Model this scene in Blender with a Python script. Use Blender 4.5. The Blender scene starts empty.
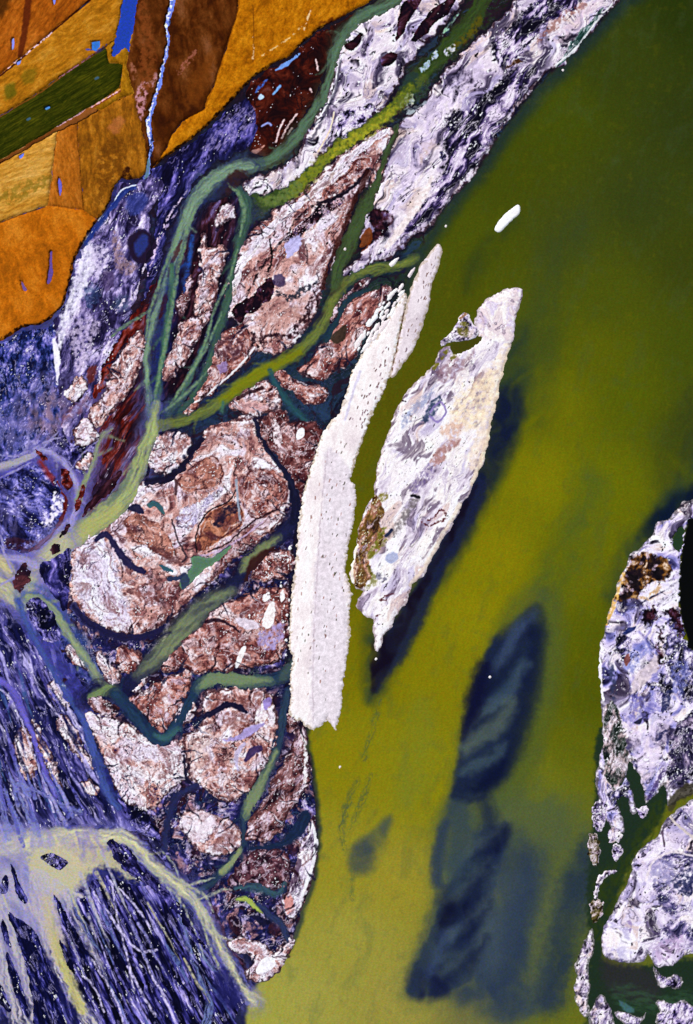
# Aerial view of a braided river delta. Units: metres (1 m = 1 photo pixel on the ground).
import math, os
import numpy as np
f32 = np.float32
CELL = float(os.environ.get("MAP_CELL", "0.6"))
M = 60.0                                     # ground modelled in detail beyond the frame on every side
xs = np.arange(-M, 693 + M + CELL, CELL, dtype=f32)
ys = np.arange(-M, 1024 + M + CELL, CELL, dtype=f32)
NX, NY = len(xs), len(ys)
X, Y = np.meshgrid(xs, ys)

# ------------------------------------------------------------------ noise
_rng = np.random.RandomState(7)
_T = 256
_ang = _rng.rand(_T, _T) * 2 * np.pi
_GX, _GY = np.cos(_ang).astype(f32).ravel(), np.sin(_ang).astype(f32).ravel()

def pn(x, y, seed=0):
    x = x + f32((seed * 37.17) % 251.0); y = y + f32((seed * 91.73) % 241.0)
    xi = np.floor(x); yi = np.floor(y)
    fx = x - xi; fy = y - yi
    xi = xi.astype(np.int32) & 255; yi = yi.astype(np.int32) & 255
    xj = (xi + 1) & 255; yj = (yi + 1) & 255
    u = fx * fx * fx * (fx * (fx * 6 - 15) + 10); v = fy * fy * fy * (fy * (fy * 6 - 15) + 10)
    a = yi * _T; b = yj * _T
    k = a + xi; n00 = _GX[k] * fx + _GY[k] * fy
    k = a + xj; n10 = _GX[k] * (fx - 1) + _GY[k] * fy
    k = b + xi; n01 = _GX[k] * fx + _GY[k] * (fy - 1)
    k = b + xj; n11 = _GX[k] * (fx - 1) + _GY[k] * (fy - 1)
    p = n00 + u * (n10 - n00); q = n01 + u * (n11 - n01)
    return (p + v * (q - p)) * f32(1.4)

def fbm(x, y, seed=0, octv=4, gain=0.5):
    s = 0; a = 1.0; t = 0
    for o in range(octv):
        s = s + f32(a) * pn(x, y, seed + 13 * o); t += a * a
        x = x * f32(2.03); y = y * f32(2.03); a *= gain
    return s / f32(math.sqrt(t))             # roughly unit-comparable, std about 0.35

def uni(n, g=2.4):
    return 0.5 + 0.5 * np.tanh(n * f32(g))

def sst(a, b, t):
    t = np.clip((t - a) / (b - a), 0, 1)
    return t * t * (3 - 2 * t)

def rot(x, y, ang, st, sc):
    """coordinates along / across the direction ang (degrees, image sense), stretched st times along it"""
    c, s = math.cos(math.radians(ang)), math.sin(math.radians(ang))
    return (x * f32(c) + y * f32(s)) / f32(sc * st), (-x * f32(s) + y * f32(c)) / f32(sc)

# ------------------------------------------------------------------ shapes
def smooth(p, n=4, closed=True):
    p = np.array(p, float); m = len(p); out = []
    for i in range(m if closed else m - 1):
        if closed: a, b, c, d = p[i - 1], p[i], p[(i + 1) % m], p[(i + 2) % m]
        else: a, b, c, d = p[max(i - 1, 0)], p[i], p[i + 1], p[min(i + 2, m - 1)]
        for k in range(n):
            t = k / n
            out.append(0.5 * ((2 * b) + (c - a) * t + (2 * a - 5 * b + 4 * c - d) * t * t + (3 * b - a - 3 * c + d) * t ** 3))
    if not closed: out.append(p[-1])
    return np.array(out)

def window(p, pad):
    x0, y0 = p[:, 0].min() - pad, p[:, 1].min() - pad
    x1, y1 = p[:, 0].max() + pad, p[:, 1].max() + pad
    i0 = max(0, int((y0 + M) / CELL)); i1 = min(NY, int((y1 + M) / CELL) + 2)
    j0 = max(0, int((x0 + M) / CELL)); j1 = min(NX, int((x1 + M) / CELL) + 2)
    return (slice(i0, max(i1, i0 + 1)), slice(j0, max(j1, j0 + 1)))

def sdf(p, x, y):
    """signed distance to a closed polygon, positive inside"""
    d2 = np.full(x.shape, 1e12, f32); inside = np.zeros(x.shape, bool)
    q = np.roll(p, -1, 0)
    for (ax, ay), (bx, by) in zip(p.astype(f32), q.astype(f32)):
        ex, ey = bx - ax, by - ay
        L = ex * ex + ey * ey
        if L < 1e-9: continue
        px, py = x - ax, y - ay
        t = np.clip((px * ex + py * ey) / L, 0, 1)
        qx = px - t * ex; qy = py - t * ey
        np.minimum(d2, qx * qx + qy * qy, out=d2)
        if ay != by:
            cr = ((ay > y) != (by > y)) & (x < ex * (y - ay) / (by - ay) + ax)
            inside ^= cr
    d = np.sqrt(d2)
    return np.where(inside, d, -d)

def linedist(p, w, x, y):
    """radius minus distance along a polyline with a radius at every point (positive inside), distance along it, offset across it"""
    best = np.full(x.shape, -1e6, f32); al = np.zeros(x.shape, f32); of = np.zeros(x.shape, f32); acc = 0.0
    for i in range(len(p) - 1):
        (ax, ay), (bx, by) = p[i], p[i + 1]
        ex, ey = f32(bx - ax), f32(by - ay); L = ex * ex + ey * ey
        if L < 1e-9: continue
        px, py = x - f32(ax), y - f32(ay)
        t = np.clip((px * ex + py * ey) / L, 0, 1)
        d = np.hypot(px - t * ex, py - t * ey)
        v = f32(w[i]) + t * f32(w[i + 1] - w[i]) - d
        k = v > best
        ln = math.sqrt(L)
        best = np.where(k, v, best); al = np.where(k, f32(acc) + t * f32(ln), al); of = np.where(k, np.where(px * ey - py * ex > 0, d, -d), of)
        acc += ln
    return best, al, of

def col(c): return np.array(c, f32) / 255

# ------------------------------------------------------------------ maps
H = np.full((NY, NX), -1.6, f32)             # height of land above the water level
D = np.full((NY, NX), -1e9, f32)
ID = np.zeros((NY, NX), np.int32)            # which land object
C = np.zeros((NY, NX, 3), f32); C[:] = col((60, 50, 60))   # own colour of the land
WC = np.zeros((NY, NX, 3), f32)              # colour of the water (silt, algae, depth, painted vignette at top right)
WID = np.zeros((NY, NX), np.int32)           # which water body
LANDS = {}; WATERS = {}; MUDS = []
CH = np.zeros((NY, NX), bool)               # where channels run
_seed = [100]

def ramp(u, stops):
    pos = np.array([s[0] for s in stops], f32); cs = np.array([s[1] for s in stops], f32) / 255
    return np.stack([np.interp(u, pos, cs[:, k]) for k in range(3)], -1).astype(f32)

def mixc(c, w, k): 
    if np.ndim(k) == 1: k = np.array(k, f32)
    return c + (k - c) * w[..., None]

# ------------------------------------------------------------------ textures of the land (own colour + relief)
def iso(n, t, wpx):
    """a line of even width (metres) where the field n crosses t"""
    gy, gx = np.gradient(n)
    g = np.hypot(gx, gy) / f32(CELL) + 1e-3
    return sst(wpx * .5 + .45, wpx * .5 - .35, np.abs(n - f32(t)) / g)

def tex_mix(x, y, d, s, stops, ang=0, st=1.0, sc=20, ring=0.0, rsc=3.0, fine=0.16, crust=None, crack=None, spots=None,
            fleck=None, rim=None, rim2=None, big=0.8, warp=0.4, g=1.7, wash=None, outl=None, mid=.24, bands=None):
    wl = f32(max(30.0, sc * 2.2)); wx = fbm(x / wl, y / wl, s + 1, 2); wy = fbm(x / wl, y / wl, s + 2, 2)
    sc = sc * 1.35
    a, b = rot(x + wx * sc * warp, y + wy * sc * warp, ang, st, sc)
    nb = f32(big) * fbm(a, b, s + 3, 3, .45)
    if ring: nb = nb + f32(ring) * np.sin(d / f32(rsc) + wx * 7 + fbm(a * 2, b * 2, s + 5, 2) * 2.5)
    nm = fbm(a * 3.7 + wx, b * 3.7 + wy, s + 4, 5, 0.55)
    n = nb + f32(mid) * nm
    c = ramp(uni(n, g), stops)
    a2, b2 = rot(x, y, ang, max(1.0, st * .7), 1.0)
    fn = fbm(a2 / 1.9, b2 / 1.9, s + 6, 3, 0.6)
    clus = fbm(x / 16, y / 16, s + 31, 2)
    hgt = 0.22 * n + 0.25 * fn + .2 * nm
    if wash:
        for q, (k, t, cc, am) in enumerate(wash):
            wn = fbm(a * k + 7.7 * q, b * k, s + 40 + q, 4, .5)
            m = sst(t - .06, t + .22, wn) * f32(am)
            c = mixc(c, m * np.clip(.85 + .5 * nm, 0, 1), col(cc)); hgt = hgt + m * .2
    c = c * (1 + f32(fine) * fn + f32(fine * .6) * nm)[..., None]
    if outl:
        for t, w, cc, am in outl:
            m = iso(nb + f32(.09) * nm, t, w) * f32(am * .4) * sst(-.3, .05, fbm(x / 14, y / 14, s + 33, 2) + .1)
            c = mixc(c, m, col(cc))
    if bands:                                 # old shorelines: lines that follow the bank
        e = d + 5.5 * fbm(x / 20, y / 20, s + 61, 3, .5)
        for q, (t, w, cc, am) in enumerate(bands):
            m = iso(e, t, w) * f32(am) * sst(-.12, .15, fbm(x / 17, y / 17, s + 62 + q, 2))
            c = mixc(c, m, col(cc)); hgt = hgt + m * .2
    if crack:
        k, w, cc = crack
        for q, (kk, ww) in enumerate(((k, w), (k * 2.1, w * .7))):
            m = f32(.6 - .3 * q) * iso(fbm(a * kk, b * kk, s + 7 + q * 19, 5, .55), 0, ww) * sst(.0, 0.3, fbm(x / 26, y / 26, s + 17 + q, 3))
            c = mixc(c, m, col(cc)); hgt = hgt - m * 0.35
    if crust:
        k, w, cc = crust
        m = f32(.5) * iso(fbm(a * k + 4.3, b * k, s + 8, 5, 0.58), 0, w) * sst(-0.05, 0.2, fbm(x / 15, y / 15, s + 18, 2))
        c = mixc(c, m, col(cc)); hgt = hgt + m * 0.25
    if spots:
        k, t, cc = spots
        m = sst(t, t + 0.08, fbm(a2 / k, b2 / k, s + 9, 3, 0.5) + .45 * clus)
        c = mixc(c, m, col(cc)); hgt = hgt - m * 0.3
    if fleck:
        k, t, cc = fleck
        m = sst(t, t + 0.1, fbm(a2 / k, b2 / k, s + 10, 3, 0.5) - .5 * clus)
        c = mixc(c, m, col(cc)); hgt = hgt + m * 0.2
    if rim2:
        w0, w1, cc = rim2
        e = d + fn * 0.5
        m = sst(w0 - 0.5, w0 + 0.3, e) * sst(w1 + 0.6, w1 - 0.6, e) * sst(-0.1, 0.15, fbm(x / 12, y / 12, s + 21, 2)) * .85
        c = mixc(c, m, col(cc))
    if rim:
        w1, cc = rim
        e = d + fn * 0.4
        m = sst(w1 + 0.5, w1 - 0.3, e) * sst(-0.15, 0.15, fbm(x / 11, y / 11, s + 22, 2) - .08) * .7
        c = mixc(c, m, col(cc))
    return np.clip(c, 0.004, 1), hgt

P_PINK = [(0, (56, 28, 36)), (.09, (84, 44, 50)), (.12, (136, 84, 84)), (.22, (160, 106, 104)), (.25, (192, 140, 132)), (.50, (206, 158, 150)), (.54, (218, 180, 176)), (.72, (230, 202, 200)), (.76, (238, 220, 228)), (1, (252, 244, 250))]
P_RUST = [(0, (44, 18, 26)), (.12, (76, 34, 38)), (.16, (116, 60, 58)), (.40, (152, 92, 84)), (.44, (174, 114, 104)), (.68, (196, 142, 132)), (.72, (212, 174, 170)), (.86, (226, 200, 200)), (1, (246, 234, 240))]
P_BROWN = [(0, (22, 12, 24)), (.2, (48, 24, 34)), (.24, (82, 46, 50)), (.52, (118, 74, 74)), (.56, (144, 100, 100)), (.76, (170, 130, 132)), (.8, (204, 176, 184)), (1, (236, 222, 236))]
P_WHITE = [(0, (226, 210, 214)), (.25, (238, 224, 224)), (.5, (248, 236, 234)), (.75, (252, 244, 241)), (1, (255, 251, 249))]
P_LAV = [(0, (18, 15, 28)), (.13, (38, 31, 48)), (.16, (86, 74, 98)), (.27, (130, 114, 142)), (.31, (184, 168, 190)), (.48, (208, 192, 214)), (.53, (228, 212, 226)), (.78, (240, 228, 234)), (1, (255, 248, 248))]
P_LAVD = [(0, (10, 8, 20)), (.24, (26, 20, 44)), (.28, (56, 46, 90)), (.40, (122, 104, 156)), (.44, (180, 160, 202)), (.62, (216, 200, 224)), (.8, (238, 222, 236)), (1, (252, 242, 250))]
P_BLUE = [(0, (8, 8, 26)), (.24, (18, 18, 52)), (.40, (36, 36, 84)), (.55, (62, 60, 122)), (.69, (96, 90, 158)), (.81, (136, 126, 188)), (.9, (184, 172, 218)), (1, (242, 234, 248))]
P_BLUED = [(0, (5, 5, 20)), (.36, (10, 10, 38)), (.5, (26, 24, 70)), (.61, (56, 52, 116)), (.73, (100, 92, 160)), (.84, (152, 140, 200)), (.93, (202, 190, 226)), (1, (246, 236, 250))]
P_MAR = [(0, (24, 8, 14)), (.3, (54, 12, 12)), (.5, (86, 20, 16)), (.66, (112, 36, 26)), (.8, (136, 66, 66)), (.9, (110, 90, 120)), (1, (160, 140, 190))]
P_DARK = [(0, (12, 7, 18)), (.4, (24, 11, 24)), (.6, (44, 18, 26)), (.78, (70, 36, 50)), (.9, (96, 76, 120)), (1, (160, 136, 180))]
P_NAVY = [(0, (8, 6, 24)), (.4, (18, 16, 52)), (.62, (36, 34, 88)), (.78, (72, 66, 136)), (.9, (124, 110, 184)), (1, (210, 196, 232))]
OLP = [(-.36, 1.0, (38, 18, 26), .9), (-.20, .8, (66, 34, 40), .5), (.26, .9, (60, 32, 40), .6), (.36, 1.0, (246, 236, 242), .7)]
BANDS = [(5, 1.0, (246, 234, 240), .35), (9, 1.6, (106, 58, 60), .42), (15, 1.3, (92, 50, 56), .36), (18, .9, (246, 236, 244), .4), (24, 1.3, (104, 60, 64), .36), (28, 1.0, (244, 230, 238), .3)]
TEX = {
 'pink':  dict(bands=BANDS, stops=P_PINK, sc=24, ring=.12, rsc=3.0, outl=OLP, wash=[(.9, .16, (226, 212, 232), .8), (.7, .34, (124, 70, 68), .6), (1.6, .36, (86, 46, 52), .85)], crust=(1.5, 1.1, (242, 230, 240)), crack=(1.0, 1.5, (40, 20, 30)), spots=(2.6, .62, (48, 24, 36)), fleck=(1.9, .66, (250, 240, 244)), rim=(1.0, (242, 226, 230)), rim2=(1.6, 3.2, (98, 56, 58))),
 'pale':  dict(bands=BANDS, stops=P_PINK, sc=20, ring=.10, rsc=2.6, outl=OLP, wash=[(.6, -.10, (224, 210, 230), .85), (.9, .12, (248, 240, 246), .9), (1.0, .3, (120, 74, 76), .7)], crust=(1.6, 1.3, (250, 242, 250)), crack=(1.1, 1.1, (34, 26, 50)), spots=(2.2, .68, (38, 30, 60)), fleck=(1.9, .58, (250, 242, 250)), rim=(1.3, (246, 234, 244))),
 'rust':  dict(bands=BANDS, stops=P_RUST, sc=20, ring=.08, rsc=2.4, outl=OLP, wash=[(1.2, .36, (222, 198, 206), .8), (.7, .30, (96, 46, 48), .7), (1.5, .34, (70, 30, 38), .85)], crust=(1.6, 1.0, (232, 212, 220)), crack=(1.1, 1.2, (40, 18, 26)), spots=(2.2, .68, (52, 22, 30)), fleck=(1.7, .66, (250, 240, 244)), rim=(1.0, (238, 218, 222)), rim2=(1.4, 3.0, (80, 38, 42))),
 'brown': dict(bands=BANDS, stops=P_BROWN, sc=15, ring=.08, rsc=2.4, outl=OLP, wash=[(1.2, .30, (206, 180, 200), .8)], crust=(1.5, 1.1, (228, 210, 226)), crack=(1.1, 1.3, (24, 14, 28)), spots=(2.0, .62, (24, 14, 28)), fleck=(1.7, .62, (250, 240, 248)), rim=(1.0, (232, 214, 228))),
 'white': dict(stops=P_WHITE, sc=30, fine=.03, warp=.4, g=1.4, mid=.2),
 'lav':   dict(mid=.13, warp=.65, stops=P_LAV, sc=20, ring=.05, fine=.05, outl=[(-.42, 1.2, (30, 24, 48), .8), (-.1, .8, (150, 132, 180), .5)], wash=[(1.0, .26, (148, 138, 190), .5), (1.2, .26, (250, 236, 230), .8), (.9, .30, (214, 186, 176), .7), (.8, .34, (44, 36, 60), .9), (1.6, .42, (20, 15, 30), .9)], crust=(1.4, 1.2, (255, 248, 250)), crack=(1.2, 1.0, (104, 90, 120)), spots=(3.6, .60, (26, 20, 40)), fleck=(2.8, .7, (252, 246, 250)), rim=(1.3, (252, 240, 244))),
 'lavd':  dict(stops=P_LAVD, sc=16, ring=.04, fine=.10, outl=[(-.2, 1.0, (250, 240, 248), .6)], crust=(1.4, 1.2, (252, 242, 250)), crack=(1.2, 1.3, (18, 14, 32)), spots=(2.2, .66, (14, 10, 28)), fleck=(1.9, .62, (252, 244, 250)), rim=(1.1, (244, 230, 238))),
 'blue':  dict(stops=P_BLUE, sc=15, fine=.18, crust=(1.6, .9, (196, 186, 234)), crack=(1.3, 1.4, (10, 10, 36)), spots=(1.9, .62, (10, 10, 34)), fleck=(1.7, .7, (236, 228, 248)), mid=.32),
 'blued': dict(stops=P_BLUED, sc=11, fine=.2, crust=(1.6, .9, (190, 180, 232)), crack=(1.3, 1.6, (6, 6, 26)), spots=(1.8, .62, (6, 6, 24)), fleck=(1.6, .72, (240, 230, 248)), mid=.32),
 'maroon': dict(stops=P_MAR, sc=14, fine=.14, crack=(1.2, 1.4, (20, 7, 14)), fleck=(1.6, .84, (222, 196, 214)), mid=.32),
 'dark':  dict(stops=P_DARK, sc=14, fine=.16, fleck=(1.6, .86, (230, 216, 236)), mid=.32),
 'navy':  dict(stops=P_NAVY, sc=12, fine=.2, crust=(1.5, .8, (150, 136, 206)), fleck=(1.6, .76, (236, 226, 246)), mid=.32),
}

def land(name, poly, tex, label=None, cat=None, h=1.3, bank=2.2, jag=2.0, jsc=7.0, rough=.45, parent=None, group=None, sm=4, over=None,
         soft=0.0, grow=0.0, wet=None, rag=0.0, **kw):
    """a piece of land: outline -> ragged signed distance -> banks, relief and colours on the grid"""
    _seed[0] += 31; s = _seed[0]
    p = smooth(poly, sm) if sm > 1 else np.array(poly, float)
    w = window(p, 8 + jag * 2); x, y = X[w], Y[w]
    jq = jsc * 1.7; jx = fbm(x / jq, y / jq, s + 51, 4, 0.5) * f32(jag); jy = fbm(x / jq, y / jq, s + 52, 4, 0.5) * f32(jag)
    d = sdf(p, x + jx, y + jy) + f32(grow)
    if rag: d = d + f32(rag) * fbm(x / 11, y / 11, s + 58, 4, .55)
    if over is not None:                     # a patch that belongs to one thing only
        d = np.where(ID[w] == over, d, -1e9)
    t = dict(TEX[tex]); t.update(kw)
    c, hg = tex_mix(x, y, d, s, **t)
    if wet:                                  # the wet margin of the bank
        m = sst(2.6, .2, d + fbm(x / 5, y / 5, s + 57, 4, .6) * 3.0) * f32(wet[1]); c = mixc(c, m, col(wet[0]))
    base = np.where(d > 0, f32(h) * (1 - np.exp(-np.maximum(d, 0) / f32(bank))) + 0.06, np.maximum(d * f32(.22), -1.6))
    hn = base + hg * f32(rough) * np.clip(0.25 + d / 3, 0, 1)
    n = len(LANDS) + 1
    dd = D[w]
    upd = (d > 0) | ((dd < 0) & (d > dd) & (d > -8)) if over is None else (d > 0)
    if parent is not None and over is None: pass
    a = np.ones(d.shape, f32) if not soft else sst(-0.0, soft, d + fbm(x / 3, y / 3, s + 60, 3) * soft * .6)
    cw = C[w]; C[w] = np.where(upd[..., None], cw + (c - cw) * a[..., None], cw)
    if over is None: H[w] = np.where(upd, hn, H[w])
    else: H[w] = np.where(upd, H[w] + hg * f32(rough) * .5 * a, H[w])
    D[w] = np.where(upd, np.maximum(d, dd) if over is not None else d, dd)
    ID[w] = np.where(upd, n, ID[w])
    LANDS[n] = dict(name=name, label=label, cat=cat, tex=tex, parent=parent, group=group)
    return n

def part(parent, name, poly, tex, **kw):
    return land(name, poly, tex, parent=parent, over=parent, **kw)

def stroke(pts, wid, c, alpha=1.0, soft=1.5, jag=1.0, jsc=6, on='C', dig=None, wid_id=None, brk=0.0, sm=4, only=None, streak=None):
    """a ribbon of colour (on land C or in water WC), optionally digging a channel below the water level"""
    _seed[0] += 7; s = _seed[0]
    pts = np.array(pts, float)
    if np.ndim(wid) == 0: wid = [wid] * len(pts)
    if len(wid) != len(pts): wid = list(np.interp(np.linspace(0, 1, len(pts)), np.linspace(0, 1, len(wid)), wid))
    q = np.column_stack([pts, np.array(wid, float)]); wmax = max(wid)
    q = smooth(q, sm, closed=False)
    w = window(q[:, :2], max(wid) + soft + jag + 3); x, y = X[w], Y[w]
    jx = fbm(x / jsc, y / jsc, s + 1, 3) * f32(jag); jy = fbm(x / jsc, y / jsc, s + 2, 3) * f32(jag)
    d, al, of = linedist(q[:, :2], q[:, 2], x + jx, y + jy)
    if on != 'C' and wmax > 1.5: d = d + fbm(al / f32(16), np.clip(of / f32(wmax * 1.2), -1, 1) * f32(2.2), s + 8, 3) * f32(min(wmax, 6) * .38)
    paint(d, w, x, y, s, c, alpha, soft, on, dig, wid_id, brk, only, streak, (al, of))

def patch(poly, c, alpha=1.0, soft=1.5, jag=1.0, jsc=6, on='C', dig=None, wid_id=None, brk=0.0, sm=4, only=None, streak=None):
    _seed[0] += 7; s = _seed[0]
    p = smooth(poly, sm) if sm > 1 else np.array(poly, float)
    w = window(p, soft + jag + 3); x, y = X[w], Y[w]
    jx = fbm(x / jsc, y / jsc, s + 1, 3) * f32(jag); jy = fbm(x / jsc, y / jsc, s + 2, 3) * f32(jag)
    d = sdf(p, x + jx, y + jy)
    paint(d, w, x, y, s, c, alpha, soft, on, dig, wid_id, brk, only, streak)

def paint(d, w, x, y, s, c, alpha, soft, on, dig, wid_id, brk, only, streak, flow=None):
    if on in ('W', 'M') and not dig and soft > 2: soft = soft * 1.5; d = d + soft * .18
    a = sst(-soft * .5, soft * .5 + 1e-3, d) * f32(alpha)
    if brk: a = a * sst(-brk, brk * .4, fbm(x / 5, y / 5, s + 3, 4, .6))
    if streak:
        ang, st, sc, amt = streak
        if flow is not None: u, v = flow[0] / f32(st * sc), flow[1] / f32(sc)
        else: u, v = rot(x, y, ang, st, sc)
        a = a * np.clip(1 - amt * .5 + amt * fbm(u + fbm(x / 30, y / 30, s + 6, 2) * .5, v + fbm(x / 30, y / 30, s + 7, 2) * .8, s + 4, 2 if sc >= 5 else 4, .5) * 1.6, 0, 1)
    if only is not None: a = np.where(np.isin(ID[w], only), a, 0)
    if on in ('C', 'B'):
        tx = 1 + f32(.13) * fbm(x / 5, y / 5, s + 5, 4, .6)
        C[w] = mixc(C[w], a, np.clip(col(c) * tx[..., None], 0, 1))
    if on == 'M' and MUDS:                    # a film of silt that also lies on the mud at its edges
        C[w] = mixc(C[w], np.where(np.isin(ID[w], MUDS), a, 0), col(c))
    if on in ('W', 'B', 'M'): WC[w] = mixc(WC[w], a, col(c))
    if dig:
        e = d + fbm(x / 7, y / 7, s + 9, 4, .6) * f32(min(2.2, soft))
        hn = -f32(dig) * sst(-0.5, 1.5, e) + f32(2.5) * sst(0.4, -2.0, e)
        H[w] = np.where(e > -1.5, np.minimum(H[w], hn), H[w])
    if dig and on in ('W', 'M'): CH[w] |= d > -1.0
    if wid_id is not None: WID[w] = np.where(d > -2.0, wid_id, WID[w])

def water(name, label, cat): 
    n = len(WATERS) + 1; WATERS[n] = dict(name=name, label=label, cat=cat); return n

def field_rbf(pts, power=3.0):
    """smooth colour field through points (x, y, colour), on a coarse grid"""
    st = 8
    cx = np.arange(-M, 693 + M + 2 * st, st); cy = np.arange(-M, 1024 + M + 2 * st, st)
    gx, gy = np.meshgrid(cx, cy)
    num = np.zeros(gx.shape + (3,)); den = np.zeros(gx.shape)
    for px, py, c in pts:
        wgt = 1.0 / ((gx - px) ** 2 + (gy - py) ** 2 + 300.0) ** (power / 2)
        num += wgt[..., None] * np.array(c, float) / 255; den += wgt
    g = (num / den[..., None]).astype(f32)
    fx = (X + M) / st; fy = (Y + M) / st
    j = np.minimum(fx.astype(np.int32), gx.shape[1] - 2); i = np.minimum(fy.astype(np.int32), gx.shape[0] - 2)
    u = (fx - j)[..., None]; v = (fy - i)[..., None]
    return (g[i, j] * (1 - u) + g[i, j + 1] * u) * (1 - v) + (g[i + 1, j] * (1 - u) + g[i + 1, j + 1] * u) * v

# ================================================================== THE PLACE
# ---- water colours (silt, algae, depth; lens vignetting painted in at top right), river first
river = water('river', None, None)
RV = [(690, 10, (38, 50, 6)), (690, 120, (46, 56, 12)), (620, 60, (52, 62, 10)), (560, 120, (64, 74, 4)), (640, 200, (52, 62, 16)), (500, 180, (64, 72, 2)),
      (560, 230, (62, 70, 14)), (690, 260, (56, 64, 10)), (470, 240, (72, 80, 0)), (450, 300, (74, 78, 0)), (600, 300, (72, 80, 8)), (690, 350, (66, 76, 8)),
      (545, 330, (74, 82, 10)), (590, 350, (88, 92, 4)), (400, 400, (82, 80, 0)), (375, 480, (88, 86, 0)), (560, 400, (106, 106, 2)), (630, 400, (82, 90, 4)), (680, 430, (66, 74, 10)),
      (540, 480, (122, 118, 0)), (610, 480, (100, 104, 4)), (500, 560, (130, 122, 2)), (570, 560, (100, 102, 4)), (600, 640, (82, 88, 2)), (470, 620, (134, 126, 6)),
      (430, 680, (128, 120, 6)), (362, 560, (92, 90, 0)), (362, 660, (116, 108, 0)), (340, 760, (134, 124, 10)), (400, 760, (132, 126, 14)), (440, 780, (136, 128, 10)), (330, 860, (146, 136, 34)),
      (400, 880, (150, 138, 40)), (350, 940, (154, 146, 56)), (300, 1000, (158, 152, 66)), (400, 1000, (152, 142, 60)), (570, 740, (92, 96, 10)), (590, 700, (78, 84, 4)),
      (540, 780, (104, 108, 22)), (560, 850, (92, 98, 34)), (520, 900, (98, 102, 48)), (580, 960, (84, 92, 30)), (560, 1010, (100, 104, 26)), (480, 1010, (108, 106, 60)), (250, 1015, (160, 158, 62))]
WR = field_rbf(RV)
DV = [(20, 350, (60, 62, 128)), (60, 430, (96, 88, 150)), (30, 480, (70, 66, 150)), (10, 520, (80, 76, 150)), (100, 440, (80, 50, 90)), (60, 560, (150, 140, 180)), (20, 620, (56, 56, 130)),
      (60, 700, (58, 58, 140)), (30, 760, (80, 76, 160)), (90, 780, (34, 34, 100)), (130, 640, (30, 28, 74)), (120, 740, (36, 48, 110)), (160, 790, (22, 26, 76)), (60, 960, (20, 20, 70)), (150, 950, (24, 24, 78)),
      (20, 900, (130, 130, 190)), (200, 980, (36, 40, 100)), (220, 900, (26, 34, 84)), (260, 920, (18, 16, 50)), (180, 860, (36, 36, 100)), (300, 800, (22, 30, 84)), (270, 870, (20, 26, 70)),
      (250, 560, (18, 20, 56)), (270, 620, (18, 20, 58)), (290, 540, (22, 24, 66)), (200, 640, (24, 26, 66)), (260, 430, (18, 26, 58)), (310, 400, (20, 38, 70)), (290, 385, (24, 52, 70)), (230, 400, (22, 44, 72)),
      (340, 330, (22, 40, 52)), (330, 300, (28, 46, 40)), (350, 270, (26, 52, 46)), (390, 275, (30, 52, 34)), (200, 300, (26, 30, 74)), (180, 350, (26, 36, 90)), (220, 250, (36, 22, 40)), (240, 320, (20, 36, 60)),
      (210, 370, (28, 26, 70)), (160, 200, (24, 26, 74)), (130, 220, (40, 42, 104)), (110, 250, (60, 60, 120)), (90, 300, (80, 84, 150)), (130, 300, (70, 50, 70)), (300, 90, (40, 14, 18)), (260, 120, (26, 22, 46)),
      (330, 60, (40, 24, 22)), (240, 190, (46, 70, 66)), (370, 60, (40, 30, 40)), (420, 40, (20, 12, 14)), (470, 60, (44, 60, 22)), (430, 80, (36, 58, 40)), (520, 60, (20, 16, 30)), (480, 120, (18, 20, 50)), (450, 160, (20, 24, 70)),
      (390, 180, (36, 60, 34)), (360, 220, (40, 62, 34)), (320, 220, (34, 18, 34)), (280, 180, (70, 88, 40)), (140, 480, (24, 20, 60)), (215, 745, (20, 18, 54)), (293, 720, (24, 32, 70))]
WD = field_rbf(DV, 3.4)
_g = WD.mean(-1, keepdims=True); WD = np.where((X > 150)[..., None], _g + (WD - _g) * .72, WD) * f32(.95)
delta_zone = smooth([(640, -60), (618, 0), (600, 22), (578, 46), (556, 70), (540, 84), (520, 110), (498, 138), (478, 168), (462, 186), (446, 208), (430, 232), (418, 250), (408, 264), (404, 290), (396, 300),
    (380, 340), (350, 420), (330, 560), (312, 700), (306, 738), (312, 770), (317, 820), (317, 850), (313, 880), (304, 905), (296, 930), (284, 956), (270, 975), (256, 984), (250, 1000), (245, 1024), (240, 1090), (-70, 1090), (-70, -70)], 3)
dz = sdf(delta_zone, X + 2 * fbm(X / 12, Y / 12, 5, 3), Y + 2 * fbm(X / 12, Y / 12, 6, 3))
mz = sst(-3.0, 3.0, dz)
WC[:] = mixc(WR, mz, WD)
fringe = np.where(Y < 300, sst(-20, -3, dz), sst(-6, -1, dz)) * (1 - mz) * np.where(Y > 960, 0.0, 1.0)
WC[:] = mixc(WC, fringe * .75, col((22, 40, 52)))
del WR, WD
WID[:] = river
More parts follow.
